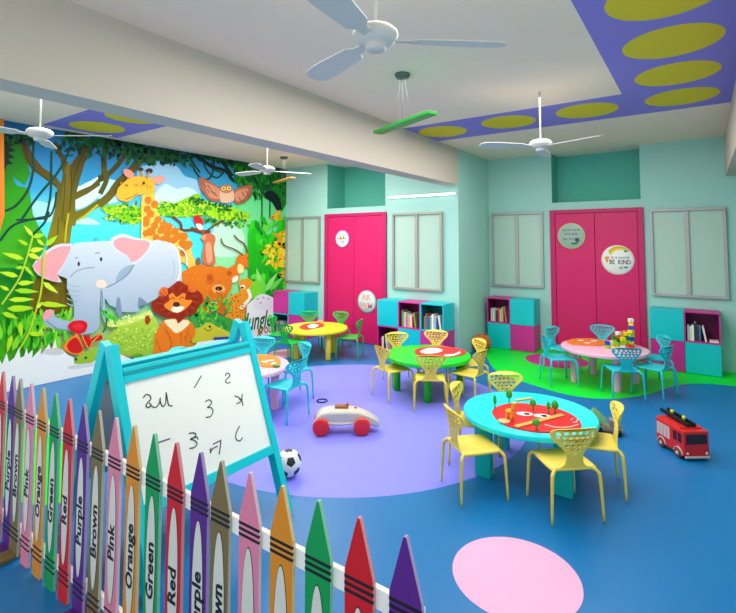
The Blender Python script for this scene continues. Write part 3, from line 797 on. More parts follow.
# ================================================================ SMALL TOY TRUCK behind right yellow chair
M_tg = mat('toy_sage', (150,196,130), .5); M_tb = mat('toy_brown', (150,130,112), .5)
t = thing('toy_loader', 'small green and black toy truck on the blue floor behind the turquoise table', 'toy truck', (5.47,4.50,0), .15)
b = NB(); box(b, -.10,.12,-.05,.05,.03,.06,0,.004); box(b, .02,.10,-.042,.042,.06,.12,0,.006); obj('cab', b, M_tb, t)
b = NB(); box(b, -.07,.07,-.05,.05,-.008,.008,0,.002, T((-.06,0,.115),0,0,.75)); box(b, -.07,.07,-.05,-.044,0,.03,0,0, T((-.06,0,.115),0,0,.75)); box(b, -.07,.07,.044,.05,0,.03,0,0, T((-.06,0,.115),0,0,.75)); obj('tipping_bed', b, M_tg, t)
for x in (-.06,.08):
    for s in (-1,1):
        b = NB(); lathe(b, [(0,-.012),(.027,-.012),(.03,-.006),(.03,.006),(.027,.012),(0,.012)], 20, 0, T((x, s*.058, .031), 0, PI/2)); obj('wheel', b, M_black, t)

# ================================================================ MURAL (flat painted jungle scene on the left wall)
class Mural:
    def __init__(s): s.bm = bmesh.new(); s.lay = s.bm.loops.layers.float_color.new('Col'); s.n = 0
    def wall(s, u, v, off):
        p = on_plane(u, v, (0.012,0,0), (1,0,0)); 
        return Vector((0.012+off, min(max(p.y, 1.0), Y1-.004), min(max(p.z, .004), ZC-.004)))
    def poly(s, pts, col, sm=0, step=True):
        if sm: pts = smooth_closed(pts, sm)
        if step: s.n += 1
        off = s.n*.00012
        vs = [s.bm.verts.new(s.wall(u, v, off)) for u, v in pts]
        try: f = s.bm.faces.new(vs)
        except ValueError: return
        for l, (u, v) in zip(f.loops, pts):
            c = col(u, v) if callable(col) else col
            l[s.lay] = (*lin(c), 1)
    def line(s, pts, w, col, sm=5, step=True, taper=False):
        if sm and len(pts) > 2: pts = smooth_open(pts, sm)
        L = []; R = []; N = len(pts)
        for i, p in enumerate(pts):
            a = Vector(pts[max(i-1,0)]); b = Vector(pts[min(i+1,N-1)]); d = (b-a); d = d.normalized() if d.length else Vector((1,0))
            k = w/2*(1-(i/(N-1))*.8 if taper else 1); nn = Vector((-d.y, d.x))*k
            L.append((p[0]+nn.x, p[1]+nn.y)); R.append((p[0]-nn.x, p[1]-nn.y))
        if step: s.n += 1
        off = s.n*.00012
        lv = [s.bm.verts.new(s.wall(*q, off)) for q in L]; rv = [s.bm.verts.new(s.wall(*q, off)) for q in R]
        for i in range(N-1):
            try: f = s.bm.faces.new((lv[i], lv[i+1], rv[i+1], rv[i]))
            except ValueError: continue
            for l, q in zip(f.loops, (L[i], L[i+1], R[i+1], R[i])):
                l[s.lay] = (*lin(col(*q) if callable(col) else col), 1)
    def leaf(s, u, v, L, w, a, col, step=False):
        ca, sa = math.cos(a), math.sin(a)
        pts = [(0,0),(.25*L,.5*w),(.55*L,.45*w),(L,0),(.55*L,-.45*w),(.25*L,-.5*w)]
        s.n += 0 if not step else 1
        s.poly([(u+x*ca-y*sa, v+x*sa+y*ca) for x, y in pts], col, 0, False)
    def cluster(s, n, region, L, w, a0, a1, cols, z=8):
        s.n += 1; base = s.n
        for k in range(n):
            s.n = base + (k % z)
            u, v = region() if callable(region) else (random.uniform(region[0],region[2]), random.uniform(region[1],region[3]))
            s.leaf(u, v, L*random.uniform(.7,1.3), w*random.uniform(.7,1.3), random.uniform(a0,a1), random.choice(cols))
        s.n = base+z
M = Mural()
def G(y0, c0, y1, c1, y2=None, c2=None):
    def f(u, v):
        if y2 is not None and v > y1: t = min(1, (v-y1)/(y2-y1)); a, b = c1, c2
        else: t = min(1, max(0, (v-y0)/(y1-y0))); a, b = c0, c1
        return tuple(a[i]+(b[i]-a[i])*t for i in range(3))
    return f
q = .1631
def K1(*p): return [(x*q, 120+y*q) for x, y in p]
def K2(*p): return [(100+x*q, 140+y*q) for x, y in p]
def K3(*p): return [(190+x*q, 150+y*q) for x, y in p]
def K4(*p): return [(x*q, 210+y*q) for x, y in p]
def K5(*p): return [(90+x*q, 220+y*q) for x, y in p]
def K6(*p): return [(190+x*q, 235+y*q) for x, y in p]
def K7(*p): return [(x*q, 300+y*q) for x, y in p]
def K8(*p): return [(130+x*q, 270+y*q) for x, y in p]
# sky, painted in bands
ys = [95,130,160,190,210,240,262,300,345,400]
skyc = {95:(26,98,144),130:(30,110,160),160:(40,128,178),190:(50,160,205),210:(90,205,225),240:(70,225,236),262:(80,228,236),300:(130,225,180),345:(180,210,120),400:(230,232,226)}
for a, b in zip(ys, ys[1:]):
    M.poly([(x, a) for x in range(-200, 291, 20)]+[(x, b) for x in range(280, -201, -20)], lambda u, v, a=a, b=b: skyc[a] if abs(v-a) < abs(v-b) else skyc[b], 0, False)
# clouds
M.poly(K2((230,190),(300,150),(380,130),(470,160),(520,220),(600,250),(613,330),(540,390),(330,400),(240,330)), (150,200,226), 4)
M.poly(K2((340,330),(400,270),(470,300),(540,290),(600,330),(600,400),(340,400)), (196,228,236), 4)
M.poly(K1((455,430),(500,400),(560,370),(613,350),(613,450),(540,520),(460,540)), (206,236,240), 4)
M.poly(K2((0,260),(60,240),(120,270),(120,370),(0,380)), (190,230,240), 4)
M.poly(K1((180,540),(230,495),(300,510),(345,470),(345,613),(180,613)), (160,220,240), 4)
M.poly(K4((470,70),(540,50),(600,75),(600,90),(480,85)), (190,240,246), 4)
# pale green clearing to the right
M.poly(K3((150,470),(260,330),(370,250),(420,200),(600,180),(600,613),(610,1100),(100,1100),(120,640)), G(190,(70,214,120),240,(150,236,176),320,(120,226,120)), 3)
M.poly(K3((150,470),(250,430),(330,520),(300,640),(140,640)), (190,242,206), 4)
# hill at left
M.poly([(-200,100)]+K1((0,60),(60,95),(120,130),(165,250),(185,330),(150,400),(80,350),(100,400),(180,420),(190,500),(200,560))+K4((200,20),(240,110),(290,180),(230,330),(220,640))+[(-200,340)], G(128,(0,84,14),190,(40,150,10),250,(74,176,30)), 0)
M.poly([(-200,255)]+K4((0,355),(100,330),(170,350),(210,500),(215,640),(240,900))+[(40,400),(-200,420)], G(262,(0,130,30),300,(10,120,24),370,(90,190,20)), 3)
M.poly([(-200,100),(0,125)]+K1((60,60),(120,75),(150,110),(90,150),(60,165),(95,190),(50,200),(90,232),(50,240),(80,270),(40,275),(20,340),(0,340))+[(-200,250)], (4,40,26), 0)
# trunk with its limbs
TR = lambda u, v: tuple(G(130,(66,50,14),190,(92,84,14),260,(154,140,10))(u, v)[i]*(1.0 if i < 3 else 1) for i in range(3))
M.poly(K4((300,200),(430,210),(440,330),(410,480),(440,613),(200,640),(205,450),(280,320)), G(240,(128,110,12),310,(112,92,10)), 2)
M.poly([*K4((335,0),(465,0),(440,110),(425,220),(300,220),(290,170),(320,60)), *K1((325,613),(340,520),(350,430),(360,380))][0:7]+K1((340,540),(352,440),(345,400),(370,300),(500,290),(470,380),(455,480),(460,613))[0:0], TR, 0)
M.poly(K1((320,640),(345,500),(350,420),(300,380),(200,310),(150,240),(120,130),(165,125),(195,210),(260,290),(340,345),(375,390),(385,330),(370,240),(310,150),(345,130),(390,220),(428,280),(470,220),(540,130),(600,120),(570,190),(520,260),(490,360),(470,440),(560,400),(613,350),(613,400),(540,450),(462,490),(462,560),(520,540),(613,480),(613,530),(540,570),(470,613),(460,650)), TR, 0)
M.line([(99,180)]+K2((40,220),(110,150),(160,80),(170,40)), 5, (70,66,20))
M.line([(98,178)]+K2((22,220),(24,120),(28,60),(32,10)), 5.5, (66,60,20))
M.line(K2((-8,400),(60,340),(110,270),(190,190),(250,120),(330,90)), 8, TR)
M.line(K2((0,330),(40,240),(20,170)), 5, (80,80,16))
M.poly(K1((400,300),(430,290),(420,613),(370,613)), (110,98,12), 2)
for pts in (K1((400,330),(395,450),(380,613)),K1((430,300),(440,400),(425,560)),K1((150,160),(180,270),(260,340),(350,410)),K1((520,180),(470,300),(450,380)),K4((360,40),(350,180)),K4((400,60),(395,190)),K4((250,420),(240,560)),K4((370,460),(372,600))):
    M.line(pts, 1.1, G(130,(50,40,12),260,(96,90,8)))
M.line(K4((420,20),(405,110),(398,200)), 2.0, (186,176,30)); M.line(K1((600,520),(530,580),(480,613)), 2.2, (176,186,20))
# creepers
for pts, w in ((K1((205,130),(200,250),(205,300),(170,430),(90,530),(0,565)),2.6),(K1((315,190),(312,350),(310,450),(290,560),(270,613)),2.2),(K1((445,130),(400,240),(340,340),(230,470),(130,613)),2.4),(K1((450,215),(400,220),(340,200)),1.4),
               (K1((345,440),(330,540),(280,600),(100,613)),2.0),(K4((300,10),(270,80),(200,150)),2.2),(K4((290,40),(140,70),(60,110),(0,190)),2.4),
               (K3((0,40),(30,130),(80,180),(130,160),(150,60)),2.0),(K3((75,40),(100,120),(160,170),(210,130),(240,70)),1.8),(K3((150,40),(130,110),(200,140)),1.6),
               (K3((0,20),(60,50),(130,100),(220,130),(270,190),(400,220)),3.4),(K3((100,40),(180,60),(260,160)),3.0),(K2((550,90),(570,140),(613,200)),2.0),(K3((440,250),(440,400),(440,600)),1.3),(K3((490,220),(488,420)),1.2)):
    M.line(pts, w, (10,66,50) if w < 3 else (8,34,34))
# dark canopy leaves along the top
DG = [(8,62,36),(12,80,40),(20,96,40),(6,46,34)]
def along(p, q_, sp, sv):
    def f():
        t = random.random(); return (p[0]+(q_[0]-p[0])*t+random.gauss(0,1), p[1]+(q_[1]-p[1])*t+random.uniform(0,1)**1.5*sv)
    return f
M.cluster(260, along((62,129),(150,146),0,20), 6, 3.4, 0, 6.28, DG)
M.cluster(140, along((125,144),(190,152),0,13), 6, 3.4, 0, 6.28, DG)
M.cluster(60, along((160,156),(178,160),0,4), 5, 3, 0, 6.28, DG)
M.cluster(110, along((192,151),(286,168),0,7), 6, 3.2, 0, 6.28, DG)
M.cluster(60, along((0,126),(40,134),0,9), 8, 3.4, 0, 3.1, DG)
# dense green foliage upper right
M.poly(K3((270,60),(600,110),(600,330),(560,380),(520,300),(470,260),(400,230),(330,210),(270,200),(265,120)), G(160,(8,80,30),215,(20,130,30)), 0)
M.cluster(200, (236,163,286,196), 8, 2.4, .6, 2.2, [(10,90,30),(20,120,34),(30,140,30),(8,70,40)])
M.poly(K3((455,260),(500,250),(545,290),(560,360),(530,370),(500,320),(465,300)), (8,30,26), 2)
# acacia canopy
M.poly(K2((0,420),(60,400),(160,410),(250,410),(250,500),(200,510),(120,490),(60,460)), (120,196,20), 2)
M.poly(K2((330,410),(400,400),(450,390),(540,350),(613,330),(613,440),(560,470),(420,470),(350,450)), (130,200,20), 2)
M.poly(K3((0,290),(60,300),(160,330),(250,350),(330,380),(375,400),(330,420),(220,430),(100,400),(0,370)), (150,214,26), 2)
AC = [(170,226,30),(110,190,24),(60,140,30),(200,236,60),(90,170,30)]
M.cluster(120, (104,205,142,222), 4, 2, 0, 6.28, AC); M.cluster(150, (156,203,200,216), 4, 2, 0, 6.28, AC); M.cluster(150, along((188,202),(248,217),0,10), 4, 2, 0, 6.28, AC)
M.cluster(50, along((190,198),(230,208),0,3), 4, 2, 0, 6.28, [(30,110,30),(20,90,40)])
M.cluster(50, along((200,219),(238,222),0,4), 4, 2, 0, 6.28, [(40,120,50),(90,170,40)])
M.line(K2((440,470),(490,510),(500,550),(560,550),(613,545)), 2.2, (110,50,30)); M.line(K3((0,480),(60,500),(120,500)), 3.4, (120,56,34)); M.line(K3((90,500),(150,460),(210,430)), 1.6, (110,50,40))
M.line(K2((380,490),(440,540),(500,552)), 1.8, (120,56,30)); M.line(K3((70,490),(100,560)), 3, (150,80,50))
# giraffe
GY = (246,196,84); GS = (206,120,26)
M.poly(K2((255,340),(330,330),(335,400),(370,480),(430,530),(500,560),(540,600),(560,700),(600,800),(600,960),(560,960),(545,820),(520,760),(420,720),(260,720),(250,560),(250,450)), GY, 2)
for c in K2((290,370),(285,425),(278,490),(330,395),(305,455),(330,525),(375,550),(350,490),(300,560),(340,600),(410,570),(385,520),(455,560),(450,610),(400,620),(500,590),(510,640),(540,640)):
    M.poly(ell(*c, 3.9, 4.4, 6, random.random()), GS)
for c in K5((340,20),(390,35),(430,65),(375,75),(480,40),(470,95),(510,70),(540,100),(500,125),(560,140),(400,110),(340,80),(440,120),(575,100),(590,160),(565,200)):
    M.poly(ell(*c, 3.6, 4.2, 6, random.random()), GS)
M.line(K2((255,480),(250,620)), 1.2, (255,230,120))
M.poly(K2((95,330),(110,290),(160,245),(200,225),(260,225),(320,240),(330,290),(325,330),(260,335),(220,340),(170,378),(120,370),(100,350)), (244,180,50), 4)
M.poly(K2((140,180),(180,185),(205,215),(180,235),(145,215)), (226,150,130), 4); M.poly(K2((320,230),(370,220),(395,240),(360,270),(325,262)), (230,160,140), 4)
M.poly(ell(*K2((245,180))[0], 2.6, 2, 10), (60,50,40)); M.poly(ell(*K2((297,190))[0], 3.4, 2.6, 12), (50,44,44))
M.line(K2((245,190),(255,225)), 1.6, (200,140,50)); M.line(K2((295,195),(285,230)), 1.6, (200,140,50))
M.poly(ell(*K2((262,265))[0], 1.4, 1.8, 10), (40,30,30)); M.line(K2((150,365),(200,345),(222,325)), .8, (150,80,30)); M.cluster(14, (118,178,150,190), 2.4, 2, 0, 6, [(206,130,40)])
# owl
OW = (168,98,70)
M.poly(K3((50,170),(90,180),(140,210),(180,240),(180,310),(120,310),(90,280),(60,240)), OW, 2); M.poly(K3((260,250),(310,225),(360,215),(378,230),(360,290),(320,325),(280,335),(262,300)), OW, 2)
M.poly(K3((80,200),(150,225),(180,250),(175,300),(110,285)), (204,136,104), 3); M.poly(K3((270,260),(340,235),(350,260),(310,310),(275,310)), (206,140,108), 3)
M.poly(K3((180,240),(220,220),(258,250),(262,310),(220,325),(180,315)), (220,180,150), 3); M.poly(ell(*K3((215,238))[0], 6.5, 4.5, 14), (180,120,80)); 
for x in (200,232): M.poly(ell(*K3((x,236))[0], 2.2, 2, 10), (240,210,120)); M.poly(ell(*K3((x,236))[0], .9, .9, 8), (40,30,20))
M.poly(K3((210,245),(222,245),(216,256)), (230,150,40))
# bird and meerkat
M.poly(K3((15,410),(45,400),(70,430),(75,460),(50,480),(25,450)), (200,30,30), 3); M.poly(K3((30,455),(60,455),(75,480),(50,490)), (244,230,220), 3)
M.poly(K6((70,20),(100,-10),(140,0),(150,30),(140,80),(150,170),(120,190),(75,170),(70,110),(80,60)), (204,110,70), 3)
M.poly(K6((90,60),(120,50),(130,150),(100,170)), (230,160,120), 3); M.poly(K6((60,10),(90,-5),(90,25),(70,30)), (220,150,100), 2); M.poly(K6((30,150),(50,135),(60,170),(50,190),(30,185)), (110,100,90), 3)
# antelope
OR = (226,116,30)
M.poly(K6((285,130),(330,120),(370,140),(390,180),(370,205),(330,200),(300,230),(290,280),(230,260),(220,210),(270,180)), OR, 3)
M.poly(K6((285,190),(300,175),(322,195),(320,225),(290,235)), (250,230,150), 3); M.poly(K6((240,280),(270,250),(290,255),(280,285),(250,292)), (252,236,200), 3)
M.line(K6((320,125),(270,90),(200,60),(185,20)), 1.3, (110,60,40)); M.line(K6((345,115),(330,60),(290,30),(262,0)), 1.3, (110,60,40))
M.poly(K6((300,150),(330,118),(365,112),(400,118),(425,128),(400,150),(385,175),(392,195),(375,200),(350,170),(320,175)), (232,120,34), 3); M.poly(ell(*K6((352,142))[0],1.3,1.5,8),(50,24,16)); M.poly(K6((372,190),(392,185),(394,200),(378,204)),(90,40,30))
M.poly(K6((365,112),(400,105),(430,120),(420,145),(390,135)), (224,60,50), 3)
# leafy ferns at right
M.poly(K3((360,460),(420,440),(430,520),(520,500),(600,440),(600,1180),(520,1160),(380,1100),(350,700)), G(230,(30,200,20),262,(10,160,20),300,(20,130,30)), 3)
M.cluster(60, (252,215,286,282), 14, 4, .9, 2.2, [(20,180,20),(50,210,30),(10,140,30),(90,220,50)])
M.cluster(40, along((275,212),(287,285),0,0), 8, 3.5, -3.5, .8, [(240,180,30),(250,206,40),(226,150,30)])
M.cluster(34, (268,244,285,262), 8, 3.4, .2, 3.2, [(246,186,30),(252,210,50)])
for c, L, a in ((K6((440,370))[0],24,-2.3),(K6((450,350))[0],24,-1.0),(K6((440,380))[0],20,-1.5),(K6((400,350))[0],16,-2.6),(K6((360,260))[0],12,-.2),(K6((480,340))[0],20,-.8),(K6((430,330))[0],22,-1.8)):
    M.leaf(*c, L, 5, a, random.choice([(140,230,110),(100,214,80),(170,238,140)]), True)
M.poly(K6((360,300),(430,280),(430,360),(370,390)), (120,214,50), 3)
# bear
BR = (222,118,26)
M.poly(K6((-110,260),(-60,230),(0,195),(60,180),(120,195),(180,190),(230,215),(250,280),(245,330),(220,370),(200,440),(160,460),(100,480),(60,440),(0,420),(-60,380)), BR, 3)
M.poly(K6((95,240),(130,240),(135,290),(100,300)), (206,96,20), 3); M.poly(K6((50,400),(120,400),(120,490),(70,490)), (206,100,20), 3); M.poly(K6((160,370),(215,370),(205,480),(165,470)), (206,100,20), 3)
M.poly(ell(*K6((112,262))[0], 2.6,2.6,10), (180,80,20)); M.poly(ell(*K6((232,235))[0], 2.6,2.6,10), (190,90,20))
M.poly(ell(*K6((168,330))[0], 6.6, 4.8, 16), (238,170,90)); M.poly(ell(*K6((168,328))[0], 3.6, 2.2, 12), (60,30,24)); M.line(K6((150,348),(170,356),(190,346)), .8, (110,50,20))
# cheetah
CH_ = (236,146,34)
M.poly(K6((290,290),(320,270),(360,270),(375,300),(350,330),(365,370),(340,430),(320,520),(280,530),(240,570),(210,560),(210,430),(250,370),(300,345)), CH_, 3)
M.line(K6((345,330),(360,380),(330,420),(300,450)), 3.2, (255,240,210)); M.poly(K6((300,310),(325,305),(330,325),(310,330)), (250,226,180), 3); M.poly(ell(*K6((312,322))[0],1.4,1,8), (40,30,30))
M.cluster(50, (226,295,242,325), 1.8, 1.6, 0, 6, [(150,80,20),(190,110,20)])
# green bush, striped tail, lizard
M.poly(K6((0,480),(40,450),(110,480),(200,500),(250,520),(260,613),(0,640)), (60,160,60), 3)
M.line(K6((140,400),(135,440),(150,480)), 4.6, (40,150,70)); 
for yy in (410,435,460): M.line(K6((122,yy),(162,yy+6)), 1.2, (150,220,110))
M.cluster(50, (192,300,232,330), 7, 3, -2.5, -.6, [(80,180,60),(120,200,40),(40,140,60)])
M.poly(K8((380,430),(420,400),(440,345),(480,320),(520,345),(560,360),(613,390),(613,420),(520,420),(450,400),(400,440)), (206,204,60), 3); M.poly(K6((-10,590),(60,560),(90,535),(130,545),(160,580),(200,600),(210,640),(0,660)), (200,196,50), 3)
M.line(K8((445,355),(470,372),(495,358)), .8, (90,80,20)); M.poly(ell(*K6((112,560))[0],1.4,1.2,8), (40,40,10))
M.cluster(90, lambda: (random.uniform(-60,70), random.uniform(326,352)), 20, 5, -2.0, -1.1, [(96,200,30),(70,184,24),(130,214,40),(50,166,26)])
M.cluster(40, lambda: (random.uniform(34,70), random.uniform(318,335)), 12, 3, -2.3, -.8, [(130,210,40),(90,190,30),(170,224,60)])
for a in range(60):
    u_ = random.uniform(172,226); v_ = random.uniform(270,312)
    if ((u_-200)/28)**2+((v_-288)/22)**2 < .8: M.line([(u_,v_),(u_+random.uniform(-1,1),v_+2.4)], .5, random.choice([(200,98,16),(240,146,50)]), 0, False)
for a in K3((75,205),(100,215),(120,245),(95,240),(140,260),(290,290),(310,260),(335,250),(345,280),(315,305)): M.line([a,(a[0]+2.5,a[1]+4)], .6, (130,70,50), 0, False)
# elephant
EL = G(240,(202,212,222),330,(160,178,194)); ELD = (126,146,168)
M.poly(K5((90,640),(80,480),(110,520),(160,540),(170,560),(290,560),(290,500),(340,510),(400,480),(540,430),(550,300),(530,190),(480,140),(430,128),(370,130),(250,270),(100,400),(60,420),(60,560)), EL, 2)
M.line(K5((480,142),(525,185),(545,290),(530,370)), 1.6, (240,244,248)); M.line(K5((500,240),(508,310),(490,370)), 1.4, (172,188,204))
M.poly(K5((155,480),(175,480),(185,600),(150,560)), ELD, 2); M.poly(K5((290,470),(345,515),(300,525),(285,545)), (120,140,160), 2)
M.line(K5((530,165),(575,200),(585,280)), 1.2, (236,236,236))
# head
HP = K4((430,215),(480,200),(560,195),(660,190))+K5((130,150),(160,140),(245,160),(260,270),(220,330),(150,380),(100,410),(85,425),(60,430))+K4((610,470),(600,613))+K7((600,150),(560,200),(460,210),(430,190),(300,170),(250,110),(275,60),(315,60),(325,100),(430,130),(445,80),(440,0))+K4((430,540),(400,470),(400,420),(350,400),(350,370),(390,300),(400,260))
M.poly(HP, EL, 2)
M.poly(K4((190,340),(250,270),(330,215),(400,205),(435,215),(400,280),(375,350),(345,400),(370,440),(310,435),(230,400)), (200,210,220), 2)
M.poly(K4((195,345),(260,280),(340,230),(400,222),(425,235),(380,330),(345,385),(350,435),(300,428),(235,395)), (240,158,160), 3)
M.poly(K5((110,130),(150,95),(200,85),(270,110),(370,130),(340,210),(260,272),(230,230),(150,190)), (204,214,224), 3)
M.poly(K5((135,130),(190,105),(260,120),(355,135),(330,200),(255,258),(215,215),(150,175)), (240,160,162), 3)
M.poly(K5((255,275),(220,330),(150,380),(160,330),(200,290)), (150,172,192), 3)
M.line(K5((260,272),(222,332),(150,384),(90,412)), 1.2, (120,140,160)); M.line(K5((60,430),(66,500),(60,560)), 1.4, (120,140,162))
M.line(K4((420,410),(460,375),(520,355),(570,352)), 1, (140,150,166)); M.poly(ell(*K4((473,330))[0], 1.3, 2.4, 10), (60,50,50)); M.poly(ell(*K5((58,240))[0], 1.3, 2.2, 10), (60,60,70))
M.line(K4((450,295),(470,290)), .8, (120,130,150)); M.line(K5((20,205),(50,200)), .8, (120,130,150))
M.poly(K5((30,375),(70,365),(95,395),(80,412),(35,412)), (244,214,190), 3)
for yy in (450,480,510,540,570): M.line(K4((400,yy),(440,yy+16),(480,yy+14)), .9, (160,178,196))
M.poly(K7((250,100),(275,60),(315,60),(300,105),(265,118)), (240,156,160), 3); M.line(K7((275,125),(340,172),(430,185)), 1.4, ELD)
for k in range(3): M.line([(92+k*1.6,241),(92.6+k*1.8,237)], .5, (60,90,90), 0)
# crocodile
M.poly([(70,363),(80,353),(95,347),(106,336),(118,326),(134,320),(150,314),(158,330),(156,352),(140,356),(112,356),(88,363),(78,367)], G(312,(186,216,70),352,(150,190,50)), 3)
M.line([(104,322),(112,324),(124,322),(136,318),(150,312)], 6, (206,226,96))
CR = [(236,246,150),(210,230,110),(250,250,200)]
M.cluster(90, along((106,320),(150,312),0,6), 2, 1.6, 0, 6, CR); M.cluster(120, (108,328,155,350), 2, 1.4, 0, 6, [(200,226,80),(226,240,120),(120,176,50)])
M.cluster(34, along((102,312),(114,318),0,4), 4, 2, 0, 6, [(60,190,40),(90,210,60)]); M.poly(K5((330,590),(350,585),(360,613),(340,640),(325,620)), (170,60,20), 3)
M.poly(K8((0,520),(60,510),(70,540),(30,545)), (90,160,40), 2); M.poly(ell(*K7((455,360))[0],1.6,1.2,8), (60,90,20)); M.poly(ell(*K7((515,350))[0],1.6,1.2,8), (60,90,20))
# snake and flower
M.poly(K7((375,290),(400,250),(450,210),(470,215),(500,300),(480,330),(420,325)), (250,130,30), 3); M.poly(K7((400,270),(450,225),(480,260),(495,300),(470,322),(420,315)), (206,24,24), 3)
M.poly(K7((490,230),(530,210),(545,240),(550,280),(520,290),(500,260)), (210,24,24), 3); M.poly(K7((545,240),(590,210),(613,215),(613,240),(570,250)), (210,24,24), 3); M.line(K7((450,210),(480,195),(530,290),(560,250),(620,190)), 1.0, (250,150,60))
M.poly(K7((405,160),(430,130),(490,122),(525,145),(510,190),(470,205),(430,190)), (216,16,34), 3); M.poly(K7((430,160),(470,140),(505,160),(470,180)), (236,40,50), 3)
M.line([(101,332),(104,326),(105,318)], 1.6, (20,110,40))
# lion
M.poly(K8((165,350),(210,300),(330,300),(380,340),(385,400),(350,440),(380,450),(370,475),(300,480),(240,500),(140,515),(135,460),(140,400)), (236,124,24), 3)
M.poly(K8((200,305),(330,305),(350,330),(280,385),(240,360)), (252,230,180), 3)
M.line(K8((215,370),(240,440),(230,490)), 1.2, (206,96,16)); M.line(K8((300,380),(300,440)), 1.0, (206,96,16)); M.line(K8((345,350),(330,430)), 1.0, (206,96,16))
MN = (150,40,16)
M.poly(K8((118,200),(140,185),(160,165),(200,130),(250,90),(290,65),(330,90),(380,110),(430,150),(432,190),(400,240),(385,265),(330,285),(285,325),(265,295),(210,290),(150,265),(125,240)), MN, 3)
M.poly(K8((165,135),(185,105),(215,110),(218,150),(180,160)), (226,110,40), 3); M.poly(K8((345,100),(370,85),(400,105),(385,135),(350,130)), (226,110,40), 3)
M.poly(K8((195,215),(230,185),(225,155),(250,140),(275,165),(310,140),(330,150),(325,180),(370,185),(340,225),(310,250),(270,260),(235,250)), (244,140,40), 3)
M.poly(K8((238,240),(260,222),(300,222),(320,225),(300,252),(265,260)), (255,240,210), 3); M.poly(ell(*K8((272,210))[0], 3.6, 2.6, 12), (70,40,40)); M.line(K8((232,178),(250,168),(262,178)), .8, (150,60,20)); M.line(K8((290,176),(306,164),(320,172)), .8, (150,60,20))
for a in range(26):
    t_ = a/26*6.283; c_ = K8((278,190))[0]; M.line([(c_[0]+15*math.cos(t_), c_[1]+11*math.sin(t_)), (c_[0]+21*math.cos(t_+.12), c_[1]+15*math.sin(t_+.12))], .7, (110,24,10) if a % 2 else (190,66,24), 0)
for a in K8((150,420),(165,460),(200,350),(230,400),(320,400),(350,380),(360,410)): M.line([a, (a[0]+1.5, a[1]+6)], .6, (206,96,20), 0)
# blue pond patch beside the lizard
M.poly(K8((500,410),(613,405),(613,440),(500,440)), (40,70,160), 0); M.poly([(205,348),(232,343),(232,352),(205,352)], (226,232,232), 0)
# bamboo sprays at left
BA = (176,220,30)
M.line(K4((190,160),(150,300),(100,430),(0,575)), 1.8, (170,206,60)); M.line(K4((262,240),(250,400),(235,520),(200,640),(160,760),(100,860)), 1.9, (176,206,40))
def fr(p, q_, w, c=BA):
    (a, b), (c_, d) = p, q_; M.leaf(a, b, math.hypot(c_-a, d-b), w, math.atan2(d-b, c_-a), c, True)
for a, b in (((190,160),(135,95)),((190,165),(265,150)),((160,215),(95,180)),((170,250),(260,235)),((160,270),(240,300)),((135,300),(0,262)),((215,180),(262,220)),((265,220),(345,155)),((135,340),(200,410)),((130,350),(80,355)),((100,405),(-20,378)),((95,450),(200,440)),((45,490),(-20,460)),((75,490),(230,500)),((40,548),(200,545)),((40,610),(200,600)),((250,440),(345,510)),((235,570),(400,585)),((210,600),(250,560))):
    A_ = K4(a)[0]; B_ = K4(b)[0]; fr(A_, B_, 5 if abs(a[0]-b[0]) > 70 else 3.6, random.choice([(190,226,40),(160,214,30),(206,232,60)]))
for a, b in (((30,50),(190,40)),((0,75),(100,110)),((230,20),(400,35)),((160,200),(260,210)),((110,130),(120,230)),((60,210),(30,320))):
    A_ = K7(a)[0]; B_ = K7(b)[0]; fr(A_, B_, 5)
# white torn ground edge
WH = (236,236,232)
ed = [(-200,372)]
x = -200
while x < -6: ed += [(x, 366+random.uniform(-2,2)), (x+3, 352+random.uniform(-4,4))]; x += 8
ed += K7((0,390),(28,320),(42,375),(75,350),(105,285),(112,350),(135,340),(150,290),(160,330),(188,300),(185,350),(240,290),(235,335),(290,265),(300,310),(325,235),(335,290),(370,300),(400,330),(440,350),(440,385),(520,395),(600,350))+[(110,350)]+K8((0,545),(60,540),(140,520),(240,505),(370,475),(400,440),(470,430),(613,420))+[(250,330)]+K6((330,500),(335,430),(370,395),(440,380),(500,390),(590,340))+[(290,290),(290,420),(-200,470)]
M.poly(ed, WH, 0)
M.poly(K7((270,300),(340,290),(380,320),(330,335),(250,325)), (206,204,200), 3); M.poly(K7((410,400),(560,380),(590,395),(430,420)), (210,212,206), 3)
# white tiger cub head and paws by the corner, torn leaf edge
M.poly(K6((375,400),(400,370),(440,360),(480,375),(500,390),(495,450),(380,450)), (224,226,228), 3); M.poly(ell(*K6((418,414))[0],1.6,1,8), (240,150,150))
for a in ((395,385),(430,378),(460,385)): M.line(K6(a, (a[0]+10, a[1]+10)), .9, (120,120,124), 0)
for a in ((500,345),(530,335),(560,330)): M.leaf(*K6(a)[0], 6, 3, 1.2, (240,242,238), True)
